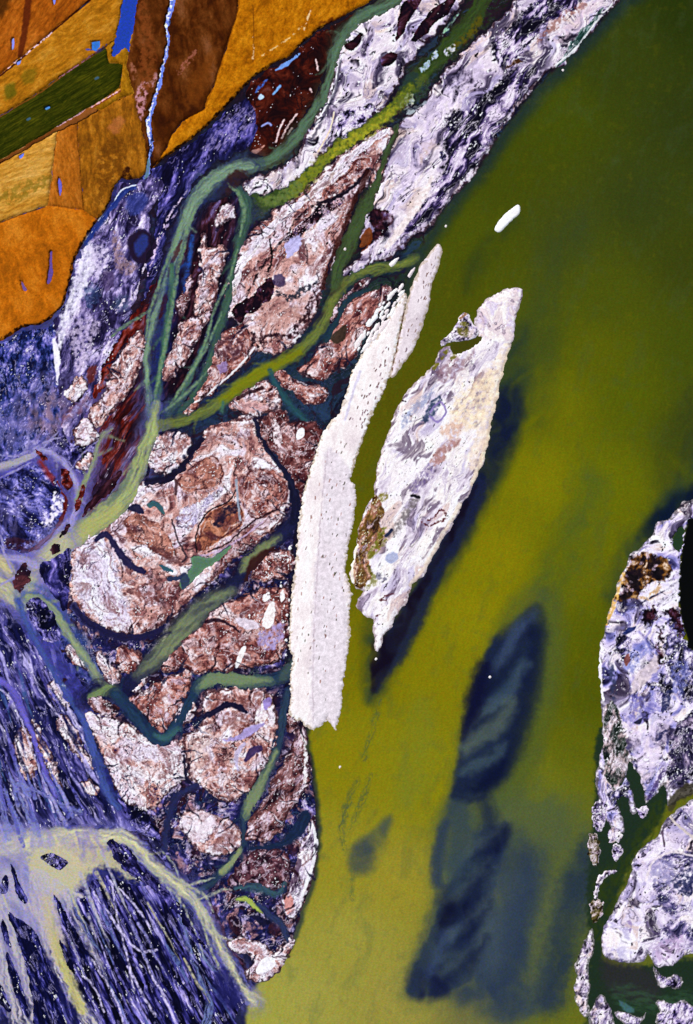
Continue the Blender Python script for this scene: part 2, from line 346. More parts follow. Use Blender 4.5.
# slow streaks of silt drawn out along the current
def currents():
    ang = 108 + 12 * fbm(X / 200, Y / 200, 61, 2)
    u, v = rot(X, Y, 107, 2.2, 22.0)
    n = fbm(u + .5 * fbm(X / 60, Y / 60, 62, 2), v + .5 * fbm(X / 60, Y / 60, 63, 2), 64, 4, .55)
    g = sst(0.15, 0.75, n) * (1 - mz)
    WC[:] = mixc(WC, g * .18, col((66, 82, 58)))
    n = fbm(X / 13, Y / 13, 71, 4, .65); WC[:] = mixc(WC, sst(.1, .8, n) * (1 - mz) * .12, col((70, 88, 72)))
    g = sst(0.2, 0.9, -n) * (1 - mz)
    WC[:] = mixc(WC, g * .10, col((150, 128, 6)))
    u, v = rot(X, Y, 104, 5.0, 3.0)
    n = fbm(u, v, 65, 4, .6)
    WC[:] *= (1 + .035 * n * (1 - mz))[..., None]
    # swirled slack water of the delta
    wx = fbm(X / 30, Y / 30, 66, 3)
    n = fbm(X / 16 + wx * 1.2, Y / 16 + fbm(X / 30, Y / 30, 67, 3) * 1.2, 68, 4, .55)
    WC[:] *= (1 + .32 * n * mz)[..., None]
    u, v = rot(X, Y, 66, 6.0, 5.0)
    n = fbm(u + wx * .4, v + wx * .6, 69, 4, .6)
    k = mz * sst(110, 60, X) * sst(330, 380, Y) + mz * sst(240, 200, X) * sst(840, 880, Y)
    WC[:] = mixc(WC, np.clip(k, 0, 1) * sst(.1, .7, n) * .6, col((122, 116, 196)))
    # drowned bars of dark mud under the slack water
    u, v = rot(X, Y, 125, 1.8, 15.0)
    n = fbm(u + wx, v + wx, 70, 5, .6)
    inner = mz * sst(95, 135, X) * sst(880, 820, Y)
    WC[:] = mixc(WC, inner * sst(.12, .34, n) * .75, col((36, 18, 32)))
    WC[:] = mixc(WC, inner * sst(.16, .5, -n) * .6, col((40, 62, 92)))
    WC[:] = mixc(WC, inner * sst(.03, .0, np.abs(n + .05)) * .35, col((96, 84, 130)))
currents()
# deep clear pools in the turbid river
def deep(poly, c, alpha, soft, jag=2.5, jsc=16, streak=(108, 2.5, 16, .45)): patch(poly, c, alpha, soft, jag, jsc, on='W', streak=streak)
deep([(524, 325), (528, 350), (527, 400), (516, 440), (498, 480), (478, 520), (455, 560), (430, 600), (410, 640), (392, 670), (370, 700), (372, 600), (440, 480), (500, 370), (512, 330)], (34, 50, 44), .8, 12)
deep([(516, 390), (520, 410), (512, 440), (494, 478), (470, 525), (440, 575), (430, 580), (470, 490), (500, 400)], (14, 22, 50), .95, 12, 3)
stroke([(478, 486), (462, 520), (440, 558), (424, 590), (408, 622), (390, 655), (376, 690)], [8, 9, 8, 9, 12, 11, 1], (24, 30, 60), .85, 6, 2, on='W')
deep([(560, 230), (528, 330), (534, 420), (548, 400), (556, 300), (590, 220)], (52, 66, 34), .5, 22)
deep([(470, 260), (500, 230), (515, 220), (500, 245), (480, 275), (465, 290)], (44, 56, 26), .55, 12)
deep([(588, 480), (560, 540), (530, 590), (500, 640), (520, 660), (545, 640), (560, 590), (585, 540), (600, 490)], (66, 84, 40), .55, 18)
# big plume
deep([(500, 640), (520, 608), (544, 594), (556, 630), (552, 672), (542, 712), (530, 755), (516, 792), (490, 810), (462, 814), (448, 820), (458, 790), (470, 730), (480, 690), (488, 655)], (52, 68, 66), .85, 20, 3)
patch([(488, 650), (500, 632), (520, 616), (537, 603), (546, 622), (543, 660), (534, 704), (520, 738), (511, 772), (496, 789), (474, 799), (454, 800), (453, 791), (458, 765), (464, 738), (469, 712), (476, 690), (480, 678), (484, 668), (486, 660)], (22, 32, 60), .95, 5, 2.5, 14, on='W', sm=3)
stroke([(552, 610), (551, 650), (543, 700), (529, 745), (517, 782), (498, 802)], [5, 7, 8, 8, 8, 6], (86, 96, 26), .75, 16, 3, 16, on='W'); stroke([(500, 628), (515, 610), (530, 598)], [4, 6, 6], (104, 106, 16), .6, 12, 2, on='W')
stroke([(484, 668), (478, 690), (472, 715), (466, 738)], [5, 7, 6, 3], (12, 14, 44), .9, 8, 2, on='W')
stroke([(538, 630), (530, 690), (518, 735), (504, 765), (486, 784), (465, 796)], [5, 6, 7, 6, 4, 2], (12, 20, 50), .6, 12, 3, on='W')
stroke([(500, 662), (512, 640), (522, 625)], [2, 5, 3], (60, 76, 110), .45, 6, 2, on='W')
stroke([(495, 706), (512, 672), (522, 645)], [4, 6, 2], (52, 74, 92), .5, 9, 3, on='W')
deep([(466, 740), (480, 716), (500, 700), (506, 716), (494, 744), (476, 764), (462, 772)], (76, 90, 84), .5, 10, 4)
stroke([(454, 797), (470, 801), (485, 796)], [2, 2, 1], (6, 10, 40), .8, 3, 1, on='W')
# lower plume
deep([(444, 818), (480, 806), (520, 796), (560, 800), (592, 836), (594, 900), (572, 950), (556, 1000), (505, 1016), (450, 992), (410, 996), (412, 980), (428, 945), (440, 900), (436, 880), (440, 840)], (74, 88, 60), .7, 24, 7, streak=(112, 3, 34, .5))
patch([(411, 994), (412, 976), (424, 948), (434, 925), (440, 908), (448, 893), (460, 868), (478, 848), (500, 824), (507, 828), (500, 866), (490, 900), (478, 930), (474, 975), (452, 988), (430, 998)], (28, 40, 68), .92, 3, 2.5, 12, on='W', streak=(116, 2.5, 22, .3))
deep([(470, 850), (510, 830), (530, 870), (520, 930), (500, 990), (460, 990), (470, 920)], (40, 54, 78), .7, 18, 4)
deep([(452, 985), (460, 920), (486, 890), (506, 850), (536, 880), (528, 930), (520, 1004), (500, 1012)], (40, 54, 74), .78, 22, 7, streak=(100, 3, 26, .6))
deep([(438, 918), (452, 898), (470, 884), (482, 888), (478, 920), (468, 938), (456, 925), (446, 935), (440, 950)], (8, 10, 36), .95, 6, 2.5)
deep([(472, 850), (492, 832), (506, 826), (502, 846), (486, 864), (474, 858)], (14, 20, 46), .9, 9, 3)
deep([(410, 994), (414, 970), (424, 965), (440, 975), (450, 990), (430, 998)], (20, 26, 56), .9, 9, 3)
deep([(442, 868), (460, 850), (484, 855), (474, 875), (452, 890), (440, 884)], (70, 92, 80), .6, 5, 3)
stroke([(438, 884), (436, 872), (440, 842), (446, 822)], [3, 4, 4, 2], (36, 50, 84), .7, 5, 1.5, on='W')
stroke([(556, 996), (560, 950), (572, 900), (590, 850)], [10, 10, 14, 10], (36, 50, 66), .75, 14, 4, on='W', streak=(115, 3, 12, .7))
deep([(520, 1005), (540, 960), (556, 985), (554, 1000), (530, 1016)], (46, 60, 86), .6, 8, 3)
for q, wd, c, al, sf in (([(498, 668), (510, 652), (522, 628), (534, 612)], [2, 5, 5, 2], (60, 76, 98), .5, 9), ([(490, 690), (506, 672), (518, 650), (528, 630)], [2, 4, 4, 1], (12, 18, 44), .6, 7), ([(486, 712), (500, 704), (512, 688), (526, 664)], [2, 5, 5, 2], (66, 84, 96), .55, 8), ([(476, 730), (494, 716), (508, 706)], [1, 4, 2], (16, 24, 50), .6, 6),
                         ([(466, 748), (480, 738), (498, 724), (512, 704)], [3, 6, 6, 3], (88, 102, 88), .6, 8), ([(466, 762), (482, 752), (500, 742)], [1.5, 3, 1.5], (28, 40, 64), .7, 5), ([(462, 774), (476, 766), (494, 758), (504, 746)], [2, 4, 4, 2], (64, 84, 92), .6, 6), ([(474, 790), (490, 780), (504, 764)], [2, 5, 3], (10, 16, 44), .7, 7),
                         ([(486, 832), (476, 850), (466, 862)], [3, 5, 3], (76, 96, 96), .6, 7), ([(472, 896), (486, 880), (494, 866)], [3, 5, 2], (64, 80, 84), .6, 7), ([(480, 910), (492, 930), (494, 956)], [3, 6, 3], (70, 84, 100), .5, 9), ([(430, 970), (446, 940), (460, 926)], [3, 6, 3], (56, 74, 104), .6, 8), ([(462, 948), (476, 930), (486, 950), (486, 975)], [3, 6, 6, 3], (40, 54, 82), .6, 8), ([(500, 960), (512, 920), (520, 880)], [5, 9, 4], (70, 84, 84), .6, 12), ([(536, 980), (548, 930), (560, 890)], [5, 8, 4], (96, 104, 56), .5, 12), ([(440, 900), (452, 886), (464, 880)], [2, 3, 2], (16, 22, 50), .7, 6)):
    stroke(q, wd, c, al, sf, 4, 16, on='W')
stroke([(505, 1005), (508, 960), (520, 910), (536, 860)], [10, 12, 12, 6], (40, 54, 78), .6, 20, 5, on='W'); stroke([(548, 1000), (556, 960), (570, 910), (586, 860)], [9, 10, 10, 6], (36, 50, 66), .65, 18, 5, on='W')
stroke([(456, 800), (447, 822), (441, 845), (438, 868), (440, 890), (436, 912), (428, 940), (417, 968), (412, 990)], [3, 4, 4, 3.5, 4, 5, 6, 6, 4], (40, 54, 72), .5, 7, 3, 12, on='W')
stroke([(462, 806), (462, 830), (456, 860), (458, 890)], [5, 9, 10, 8], (46, 62, 76), .75, 14, 4, 14, on='W'); stroke([(484, 800), (490, 830), (480, 868), (474, 905), (468, 950)], [4, 7, 8, 9, 8], (22, 32, 60), .7, 12, 4, 14, on='W'); stroke([(500, 880), (492, 920), (488, 970)], [5, 8, 6], (64, 78, 84), .5, 14, 5, 14, on='W')
for q in ([(470, 850), (490, 838), (506, 820)], [(452, 900), (470, 884), (488, 860)], [(446, 940), (466, 924), (486, 900)], [(440, 975), (462, 958), (486, 930)]):
    stroke(q, [.5, 2.4, .5], (84, 98, 92), .35, 9, 5, 12, on='W'); stroke([(x + 3, y + 8) for x, y in q], [.5, 3, .5], (12, 18, 46), .4, 9, 5, 12, on='W')
# small plume and streaks
deep([(352, 868), (352, 850), (366, 838), (390, 818), (384, 838), (374, 868), (362, 873)], (62, 74, 74), .8, 7, 2)
deep([(351, 866), (354, 850), (364, 842), (374, 846), (371, 866), (362, 872), (355, 871)], (50, 60, 74), .6, 9, 3)
for q in ([(372, 775), (362, 800), (350, 830)], [(358, 780), (348, 805), (340, 830)], [(352, 870), (352, 900)], [(380, 700), (372, 730), (364, 760)], [(350, 790), (342, 825), (344, 850)]):
    stroke(q, [1.2, 2.4, 1.2], (70, 84, 60), .6, 3, 2, on='W', streak=(108, 5, 1.5, 1))
deep([(405, 760), (420, 700), (430, 740), (418, 800), (400, 800)], (112, 120, 40), .5, 18)
# deep water round the tip of the right bank
deep([(720, 440), (693, 468), (672, 492), (648, 518), (630, 545), (618, 572), (612, 600), (640, 575), (690, 520), (720, 500)], (40, 56, 44), .9, 16, 3)
deep([(720, 478), (693, 488), (672, 498), (654, 516), (640, 538), (652, 538), (690, 515), (720, 505)], (8, 20, 44), .95, 9, 2)
deep([(690, 390), (680, 430), (662, 480), (690, 470), (720, 420)], (40, 50, 30), .5, 24)
# lagoon behind the right bank
patch([(600, 730), (640, 740), (668, 770), (664, 810), (640, 845), (622, 880), (606, 930), (604, 962), (640, 968), (693, 960), (760, 980), (760, 1090), (600, 1090), (588, 1010), (590, 950), (588, 880), (596, 800)], (30, 46, 32), 1, 4, 3, on='W')
patch([(596, 880), (620, 860), (640, 830), (660, 800), (655, 840), (630, 872), (610, 930), (595, 940)], (46, 60, 16), .7, 8, 4, on='W', streak=(110, 2, 5, .8))
patch([(604, 960), (620, 965), (640, 968), (660, 985), (650, 1000), (622, 995), (606, 985)], (44, 40, 46), .7, 8, 4, on='W')
patch([(612, 988), (630, 986), (660, 996), (690, 992), (693, 1008), (650, 1012), (620, 1005)], (52, 84, 56), .6, 6, 3, on='W', streak=(10, 3, 4, .8))
patch([(618, 1000), (630, 1006), (634, 1012), (626, 1012)], (70, 110, 116), .8, 2, 1, on='W')

# ------------------------------------------------------------------ FARMLAND (upper left)
land('dirt_track', [(-60, 190), (0, 156), (30, 139), (55, 125), (90, 104), (121, 84), (126, 94), (122, 102), (100, 114), (77, 127), (58, 135), (38, 146), (0, 168), (-60, 202)], 'white', 'straight brown dirt track along the lower edge of the dark green field', 'track', h=1.9, bank=1.5, jag=.3, rough=.1, sm=1, stops=[(0, (96, 50, 16)), (1, (156, 92, 40))], mid=.5)
FIELDS = []
FO = dict(cat='field', h=2.0, bank=1.5, jag=1.4, rough=.12)
def field(label, poly, stops, ang, jag=1.5, **kw):
    o = dict(FO); o['jag'] = jag; o.update(kw)
    i = land('crop_field', poly, 'white', label, stops=stops, ang=ang, st=o.pop('st', 5), sc=o.pop('sc', 7), fine=o.pop('fine', .13), spots=o.pop('spots', (1.6, .95, (70, 32, 14))), warp=.06, mid=.34,
             big=o.pop('big', .5), group='fields above the delta', sm=1, **o)
    FIELDS.append(i); return i
def st(c, k=.22): 
    return [(0, tuple(v * (1 - k) for v in c)), (.5, c), (1, tuple(min(255, v * (1 + k)) for v in c))]
field('rust orange field in the bend of the delta edge, lowest of the fields, with bluish puddles',
      [(-60, 232), (0, 223), (20, 215), (48, 206), (82, 210), (98, 222), (92, 228), (82, 245), (74, 262), (70, 280), (66, 298), (60, 310), (50, 318), (40, 325), (22, 327), (10, 336), (0, 341), (-60, 368)],
      [(0, (140, 74, 10)), (.5, (186, 100, 14)), (1, (206, 126, 34))], 75, st=1.6, sc=16, big=.7)
field('pale tan field with a straight lower edge below the dark green field', [(-60, 194), (0, 164), (38, 142), (58, 131), (54, 160), (48, 206), (20, 215), (0, 223), (-60, 232)], [(0, (150, 92, 24)), (.35, (190, 130, 40)), (.65, (206, 152, 66)), (1, (220, 176, 96))], -20, st=4, sc=7)
field('narrow orange brown field between the pale tan field and the olive brown one', [(58, 131), (77, 123), (80, 160), (84, 210), (48, 206), (54, 160)], [(0, (130, 68, 12)), (.5, (172, 96, 22)), (1, (192, 118, 44))], 80, st=3)
field('olive brown rough field beside the lower end of the pale creek', [(77, 123), (100, 110), (122, 98), (134, 94), (142, 130), (147, 150), (149, 168), (140, 178), (130, 180), (122, 178), (114, 186), (111, 200), (98, 221), (84, 210), (80, 160)],
      [(0, (76, 40, 12)), (.3, (124, 72, 14)), (.6, (156, 94, 18)), (1, (190, 126, 40))], 85, st=2.5, sc=9, big=.7)
field('orange field in the very top corner crossed by a maroon stripe', [(-60, 118), (-60, -60), (96, -60), (94, -2), (68, 18), (44, 38), (20, 58), (0, 75)], [(0, (104, 46, 10)), (.4, (156, 78, 14)), (.7, (178, 96, 24)), (1, (196, 124, 50))], -55, st=3, sc=10)
field('long ochre field between the dark track and the dark green field', [(94, -2), (98, -60), (126, -60), (125, -3), (120, 20), (114, 42), (108, 46), (65, 73), (40, 92), (0, 116), (-60, 156), (-60, 118), (0, 75), (20, 58), (44, 38), (68, 18)],
      [(0, (120, 70, 8)), (.5, (178, 112, 20)), (.8, (192, 134, 44)), (1, (206, 156, 70))], -33, st=3, sc=10)
field('dark green field, the only green one, with faint furrows', [(-60, 156), (0, 116), (40, 92), (65, 73), (106, 48), (109, 62), (123, 65), (120, 88), (90, 108), (55, 129), (30, 143), (0, 160), (-60, 194)],
      [(0, (18, 22, 6)), (.35, (38, 44, 6)), (.6, (56, 58, 8)), (.85, (88, 84, 12)), (1, (120, 110, 20))], -31, st=9, sc=3.2, big=.3, spots=None)
field('dark brown pasture crossed by the pale winding creek', [(137, -60), (244, -60), (240, -5), (236, 18), (224, 55), (216, 80), (204, 110), (182, 122), (172, 134), (166, 150), (152, 168), (149, 168), (147, 150), (142, 130), (134, 94), (126, 66), (130, 50), (134, 20), (137, 0)],
      [(0, (44, 16, 8)), (.4, (76, 34, 8)), (.7, (100, 52, 18)), (1, (136, 84, 52))], 80, st=2, sc=14, big=.8)
field('bright ochre field running down the bank beside the dark brown pasture', [(244, -60), (410, -60), (372, 0), (345, 15), (330, 23), (318, 29), (303, 42), (290, 56), (270, 66), (255, 76), (245, 86), (232, 100), (215, 118), (195, 136), (176, 150), (162, 160), (152, 168), (166, 150), (172, 134), (182, 122), (204, 110), (216, 80), (224, 55), (236, 18), (240, -5)],
      [(0, (116, 60, 6)), (.4, (172, 100, 8)), (.7, (190, 118, 14)), (1, (210, 144, 40))], -60, st=1.5, sc=12, fine=.14)
field('small grassy yellow patch at the tip of the long blue pond', [(106, 48), (114, 42), (120, 20), (125, -3), (126, -60), (137, -60), (137, 0), (134, 20), (130, 50), (126, 66), (134, 94), (122, 98), (100, 110), (90, 108), (120, 88), (123, 65), (109, 62)], [(0, (116, 74, 8)), (.5, (158, 104, 14)), (1, (184, 134, 40))], 80, st=2, sc=8)
F_ALL = list(FIELDS)
# marks on the fields
patch([(26, -5), (32, -5), (30, 20), (24, 52), (18, 56), (22, 30)], (84, 30, 12), .85, 2, 1)
patch([(-5, -5), (12, -5), (6, 12), (0, 20), (-5, 22)], (50, 26, 8), .7, 8, 3)
for q, wd, c, al in ([[(-60, 120), (0, 76), (20, 60), (45, 38), (68, 19), (94, -4), (130, -40)], .9, (52, 14, 10), .95], [[(-60, 196), (0, 163), (38, 140), (58, 128), (85, 112), (120, 91)], 1.2, (120, 54, 30), .9],
                     [[(0, 161), (30, 144), (58, 128), (85, 111), (120, 90)], .5, (226, 170, 110), .9], [[(-60, 158), (0, 117), (40, 93), (65, 74), (106, 47)], .8, (112, 64, 20), .9], [[(77, 124), (80, 160), (83, 208)], .5, (120, 70, 14), .7],
                     [[(0, 223), (20, 215), (45, 207)], .6, (96, 56, 20), .8], [[(253, 6), (254, 40), (253, 62)], .6, (110, 60, 10), .7], [[(240, -5), (236, 18), (224, 55), (216, 80), (204, 110)], .7, (120, 62, 10), .6]):
    stroke(q, wd, c, al, .8, .6, only=F_ALL)
for q, wd, c, br in ([[(8, 68), (20, 59), (35, 47), (52, 33)], .9, (226, 190, 200), -.02], [[(56, 128), (75, 117), (95, 105), (118, 92)], .8, (226, 180, 196), .1], [[(60, 78), (85, 60), (100, 50)], .7, (150, 96, 120), .1], [[(253, 38), (254, 50), (252, 64)], .6, (226, 184, 130), -.1],
                     [[(262, 56), (275, 48), (290, 38), (302, 26)], .7, (226, 186, 120), -.12], [[(304, 30), (308, 18), (312, 8)], .8, (236, 200, 150), -.1], [[(86, 50), (100, 50), (106, 45)], .8, (60, 70, 170), .4]):
    stroke(q, wd, c, .95, .6, .8, jsc=3, brk=br, only=F_ALL)
# furrow rows of the green field and pink bare soil in the pasture
for k in range(7):
    t = k / 6; stroke([(-20, 132 + 38 * t), (118 - 4 * t, 52 + 40 * t)], .5, (92, 84, 14), .35, 1, .6, only=F_ALL, brk=.3)
for k, (a, b) in enumerate([((28, 109), (50, 106)), ((96, 79), (98, 78)), ((46, 108), (48, 107)), ((28, 120), (30, 119))]): stroke([a, b], 1.2, (60, 96, 130), .8 if k else .0, .8, .3, only=F_ALL)
patch([(177, 72), (184, 63), (193, 52), (197, 52), (193, 60), (184, 70), (179, 75)], (170, 100, 84), .7, 1.5, 2, 3, brk=.35)
patch([(136, 98), (138, 88), (144, 82), (150, 84), (146, 100), (142, 120), (138, 114)], (206, 146, 160), .85, 2, 2, 4, brk=.35)
patch([(150, 82), (156, 72), (157, 80), (152, 88)], (200, 150, 170), .8, 1.5, 1.5, 3, brk=.3)
patch([(130, 64), (135, 66), (137, 76), (133, 80)], (176, 110, 90), .7, 2, 1.5, brk=.4)
patch([(138, 10), (148, 8), (156, 60), (150, 90), (140, 80)], (128, 64, 26), .7, 5, 3, brk=.4)
patch([(205, 60), (215, 50), (212, 75), (200, 100), (185, 110), (190, 80)], (118, 60, 16), .6, 8, 4)
patch([(108, 128), (120, 116), (124, 124), (116, 134)], (176, 100, 60), .6, 4, 2)
patch([(100, 150), (122, 140), (126, 176), (112, 182), (98, 210), (94, 180)], (96, 52, 10), .6, 8, 4, brk=.3)
patch([(0, 196), (30, 180), (50, 176), (48, 186), (10, 204)], (112, 96, 20), .5, 3, 3, brk=.3)
patch([(6, 86), (14, 84), (16, 94), (6, 100)], (80, 84, 14), .7, 5, 2); patch([(22, 74), (36, 68), (34, 82), (24, 84)], (100, 90, 14), .5, 5, 2)
# dark scrub along the edge of the farmland
edge = [(-60, 366), (0, 340), (10, 335), (22, 327), (40, 325), (50, 318), (60, 310), (66, 298), (70, 280), (74, 262), (82, 245), (92, 229), (98, 220), (110, 204), (114, 190), (122, 181), (136, 182), (146, 176), (152, 168), (162, 160), (176, 150), (195, 136), (215, 118), (232, 100), (245, 86), (256, 76), (270, 66), (290, 57), (303, 43), (318, 30), (332, 24), (347, 16), (374, 0), (412, -60)]
stroke(edge, 2.0, (26, 10, 6), .95, 1.2, 1.6, 4, brk=.8)
stroke([(130, 180), (128, 170), (124, 178), (116, 188)], [2, 3, 3, 2], (40, 14, 8), .9, 2, 2, brk=.5); stroke([(147, 176), (150, 160), (149, 140)], [3, 3, 1], (40, 16, 8), .8, 2, 2, brk=.4)
# ponds and puddles on the farmland
def pond(label, poly, c, sm=3, jag=.8, name='pond'):
    i = water(name, label, 'pond'); patch(poly, c, 1, .8, jag, 4, on='W', dig=.9, wid_id=i, sm=sm); return i
pond('long bright blue pond at the top between the ochre field and brown pasture', [(125, -8), (137, -8), (136, 12), (133, 30), (130, 42), (129, 52), (126, 48), (121, 50), (115, 57), (112, 54), (114, 44), (119, 22)], (30, 62, 168), 2, 1.2)
pond('small square blue pond on the ochre field beside the long blue pond', [(91.5, 42), (100, 41), (100, 47), (96, 51), (92, 50)], (48, 110, 196), 1, .3)
for lb, p, c in (('thin violet puddle on the narrow orange brown field', [(58, 180), (60, 179), (62, 186), (61, 195), (59, 194)], (96, 92, 190)), ('longest thin violet puddle, on the rust orange field', [(50, 253), (52, 252), (52, 262), (53, 274), (49, 284), (47, 282), (49, 270)], (92, 72, 150)),
                 ('short dark violet puddle at the left of the rust orange field', [(21, 281), (24, 284), (27, 290), (24, 291), (22, 287)], (100, 80, 150)), ('tiny violet puddle nearest the orange corner field edge', [(12, 40), (14, 38), (14.5, 46), (12, 50)], (120, 130, 214)),
                 ('pale blue puddle at the tan field edge by the track', [(19, 156), (24, 153), (23, 158), (20, 159)], (90, 110, 214)), ('small violet puddle at the top edge of the orange corner field', [(53, -2), (56, -2), (55, 5), (53, 4)], (110, 120, 220)),
                 ('pale blue puddle against the dark track between two fields', [(17, 62), (21, 60), (20, 64), (17, 65)], (110, 130, 220)), ('small blue puddle in the middle of the dark green field', [(45, 108), (49, 106), (50, 108), (46, 110)], (70, 120, 180))):
    pond(lb, p, c, 2, .3, 'puddle')
# the pale creek
creek = water('creek', 'pale blue and white winding creek running down the dark brown pasture', 'creek')
CR = [(176, -40), (174, -8), (172, 4), (169, 16), (167, 28), (168, 42), (166, 56), (162, 70), (160, 82), (156, 96), (152, 108), (149, 122), (150, 136), (152, 148), (150, 158), (148, 170), (145, 182)]
stroke(CR, [3, 3, 2.6, 2.4, 1.6, 1.4, 1.6, 1.8, 1.8, 2, 2.2, 2.4, 2.6, 2.2, 1.6, 2, 2.4], (110, 130, 214), 1, .8, 1.2, 5, on='W', dig=.6, wid_id=creek)
stroke([(x - 1.2, y) for x, y in CR[:14]], [1.6, 2, 2, 1.8, 1.2, 1.2, 1.3, 1.3, 1.2, 1.4, 1.2, 1.6, 1.3, .5], (232, 224, 244), 1, .6, 1.4, 4, on='W', brk=.3)
stroke([(158, 100), (156, 118), (153, 140), (151, 160)], [.8, 2, 2, 1.5], (20, 30, 70), .9, .8, 1, 4, on='W', brk=.3)
stroke([(149, 160), (146, 180)], 1.6, (80, 110, 120), .8, 1.5, .8, on='W')

# ------------------------------------------------------------------ THE DELTA: low mudflats first
MUD = dict(cat='mudflat', h=.22, bank=3.0, jag=3.5, jsc=8, rough=.55)
def mud(label, poly, tex, **kw):
    o = dict(MUD); o.update(kw); i = land('mudflat', poly, tex, label, group=o.pop('group', 'low mudflats of the delta'), **o); MUDS.append(i); return i
mud('white and violet streaked flat below the bend of the fields', [(147, 178), (160, 172), (170, 176), (160, 195), (150, 215), (152, 240), (146, 262), (138, 290), (128, 320), (118, 345), (104, 372), (92, 400), (84, 425), (70, 440), (60, 420), (56, 390), (52, 360), (54, 322), (66, 302), (74, 270), (84, 247), (100, 222), (114, 200), (120, 184), (134, 182)],
    'blue', ang=115, st=2.6, sc=11, h=.3, stops=[(0, (16, 12, 34)), (.25, (38, 30, 66)), (.42, (64, 56, 104)), (.56, (100, 88, 140)), (.68, (146, 130, 180)), (.8, (196, 180, 216)), (1, (246, 238, 250))])
mud('dark navy flat with lavender bank along the bright ochre field', [(152, 172), (164, 163), (178, 152), (198, 138), (218, 120), (236, 104), (250, 100), (262, 112), (262, 130), (248, 148), (228, 156), (210, 168), (194, 182), (180, 205), (168, 232), (160, 262), (150, 290), (142, 300), (148, 262), (156, 232), (158, 205), (164, 188)],
    'navy', ang=120, st=3.0, sc=9)
mud('large maroon black flat between the ochre field and the olive channel', [(246, 92), (258, 78), (272, 68), (292, 58), (305, 44), (320, 31), (334, 25), (348, 17), (374, 3), (378, 0), (352, 18), (337, 36), (328, 56), (322, 80), (312, 104), (296, 126), (280, 146), (264, 156), (250, 150), (256, 130), (254, 108)],
    'maroon', stops=[(0, (16, 6, 12)), (.3, (36, 10, 10)), (.6, (60, 16, 10)), (.8, (80, 28, 16)), (1, (104, 60, 60))], h=.3)
mud('speckled royal blue flat against the lower edge of the fields', [(-60, 370), (0, 344), (12, 338), (24, 330), (42, 328), (54, 326), (56, 360), (58, 400), (56, 425), (46, 440), (30, 456), (10, 466), (-60, 470)], 'blue', sc=7, ang=100, st=1.6,
    stops=[(0, (8, 8, 28)), (.26, (16, 22, 64)), (.42, (32, 46, 104)), (.56, (58, 66, 138)), (.69, (92, 90, 168)), (.81, (136, 128, 200)), (.91, (200, 190, 232)), (1, (248, 242, 252))])
mud('violet flat with rusty stains west of the maroon mud', [(58, 425), (72, 442), (86, 428), (100, 412), (112, 410), (100, 440), (88, 460), (84, 476), (74, 470), (60, 462), (44, 452), (34, 460), (46, 440)], 'blued', sc=9)
mud('rounded dark blue flat with white and maroon outer edge', [(-60, 470), (0, 480), (14, 472), (30, 464), (46, 468), (58, 482), (66, 498), (67, 508), (60, 524), (48, 540), (38, 550), (24, 554), (10, 550), (-60, 540)], 'blued', sc=10, ang=30, st=1.4, h=.4,
    stops=[(0, (10, 8, 28)), (.25, (22, 22, 66)), (.42, (48, 50, 112)), (.56, (78, 78, 152)), (.7, (116, 112, 188)), (.82, (160, 150, 214)), (1, (246, 240, 250))])
stroke([(58, 482), (66, 500), (60, 524), (46, 540), (30, 552)], [1.5, 1.8, 2.2, 2, 2], (92, 26, 22), .95, 1.5, 1.5, 5)
patch([(54, 492), (62, 500), (63, 508), (54, 520), (46, 528), (42, 524), (50, 514)], (240, 230, 248), .95, 2, 3, 4, brk=.5)
patch([(6, 538), (30, 540), (40, 544), (30, 552), (10, 552)], (46, 20, 36), .85, 3, 2, 4, brk=.6)
mud('deep red mudflat beside the junction of the green channels', [(140, 352), (146, 372), (148, 400), (147, 428), (138, 456), (126, 480), (114, 498), (98, 514), (84, 520), (88, 500), (98, 476), (102, 456), (94, 448), (100, 428), (112, 412), (124, 396), (134, 376)], 'maroon', ang=122, st=5, sc=7, mid=.2, warp=.4, h=.25, wash=[(.9, .12, (74, 66, 120), .7), (1.2, .2, (24, 10, 26), .8), (1.5, .5, (206, 190, 220), .8)])
mud('dark red strip beside the teal channel above the red mudflat', [(150, 290), (156, 280), (150, 306), (146, 330), (142, 340), (130, 344), (116, 360), (106, 384), (98, 396), (92, 396), (104, 366), (118, 340), (136, 312)], 'maroon', ang=120, st=3, sc=8)
mud('broad violet blue plain of streaked mud on the left', [(-60, 596), (0, 606), (10, 612), (24, 632), (40, 656), (58, 684), (74, 704), (84, 722), (96, 752), (106, 784), (118, 806), (134, 812), (150, 822), (140, 832), (120, 828), (98, 824), (60, 826), (30, 832), (0, 838), (-60, 836)], 'blue', ang=64, st=6.0, sc=8, warp=.5, mid=.2, wash=[(.8, .22, (14, 16, 54), .8), (1.1, .36, (196, 186, 230), .7)],
    stops=[(0, (8, 8, 30)), (.26, (16, 17, 50)), (.42, (32, 32, 80)), (.56, (56, 53, 114)), (.70, (88, 82, 150)), (.82, (130, 120, 184)), (.91, (180, 168, 216)), (1, (246, 238, 250))])
mud('dark violet flat between milky arm and small pink islets', [(60, 640), (70, 640), (86, 640), (98, 640), (108, 652), (114, 672), (106, 688), (96, 694), (84, 690), (76, 672), (66, 656)], 'navy', ang=60, st=2, sc=8)
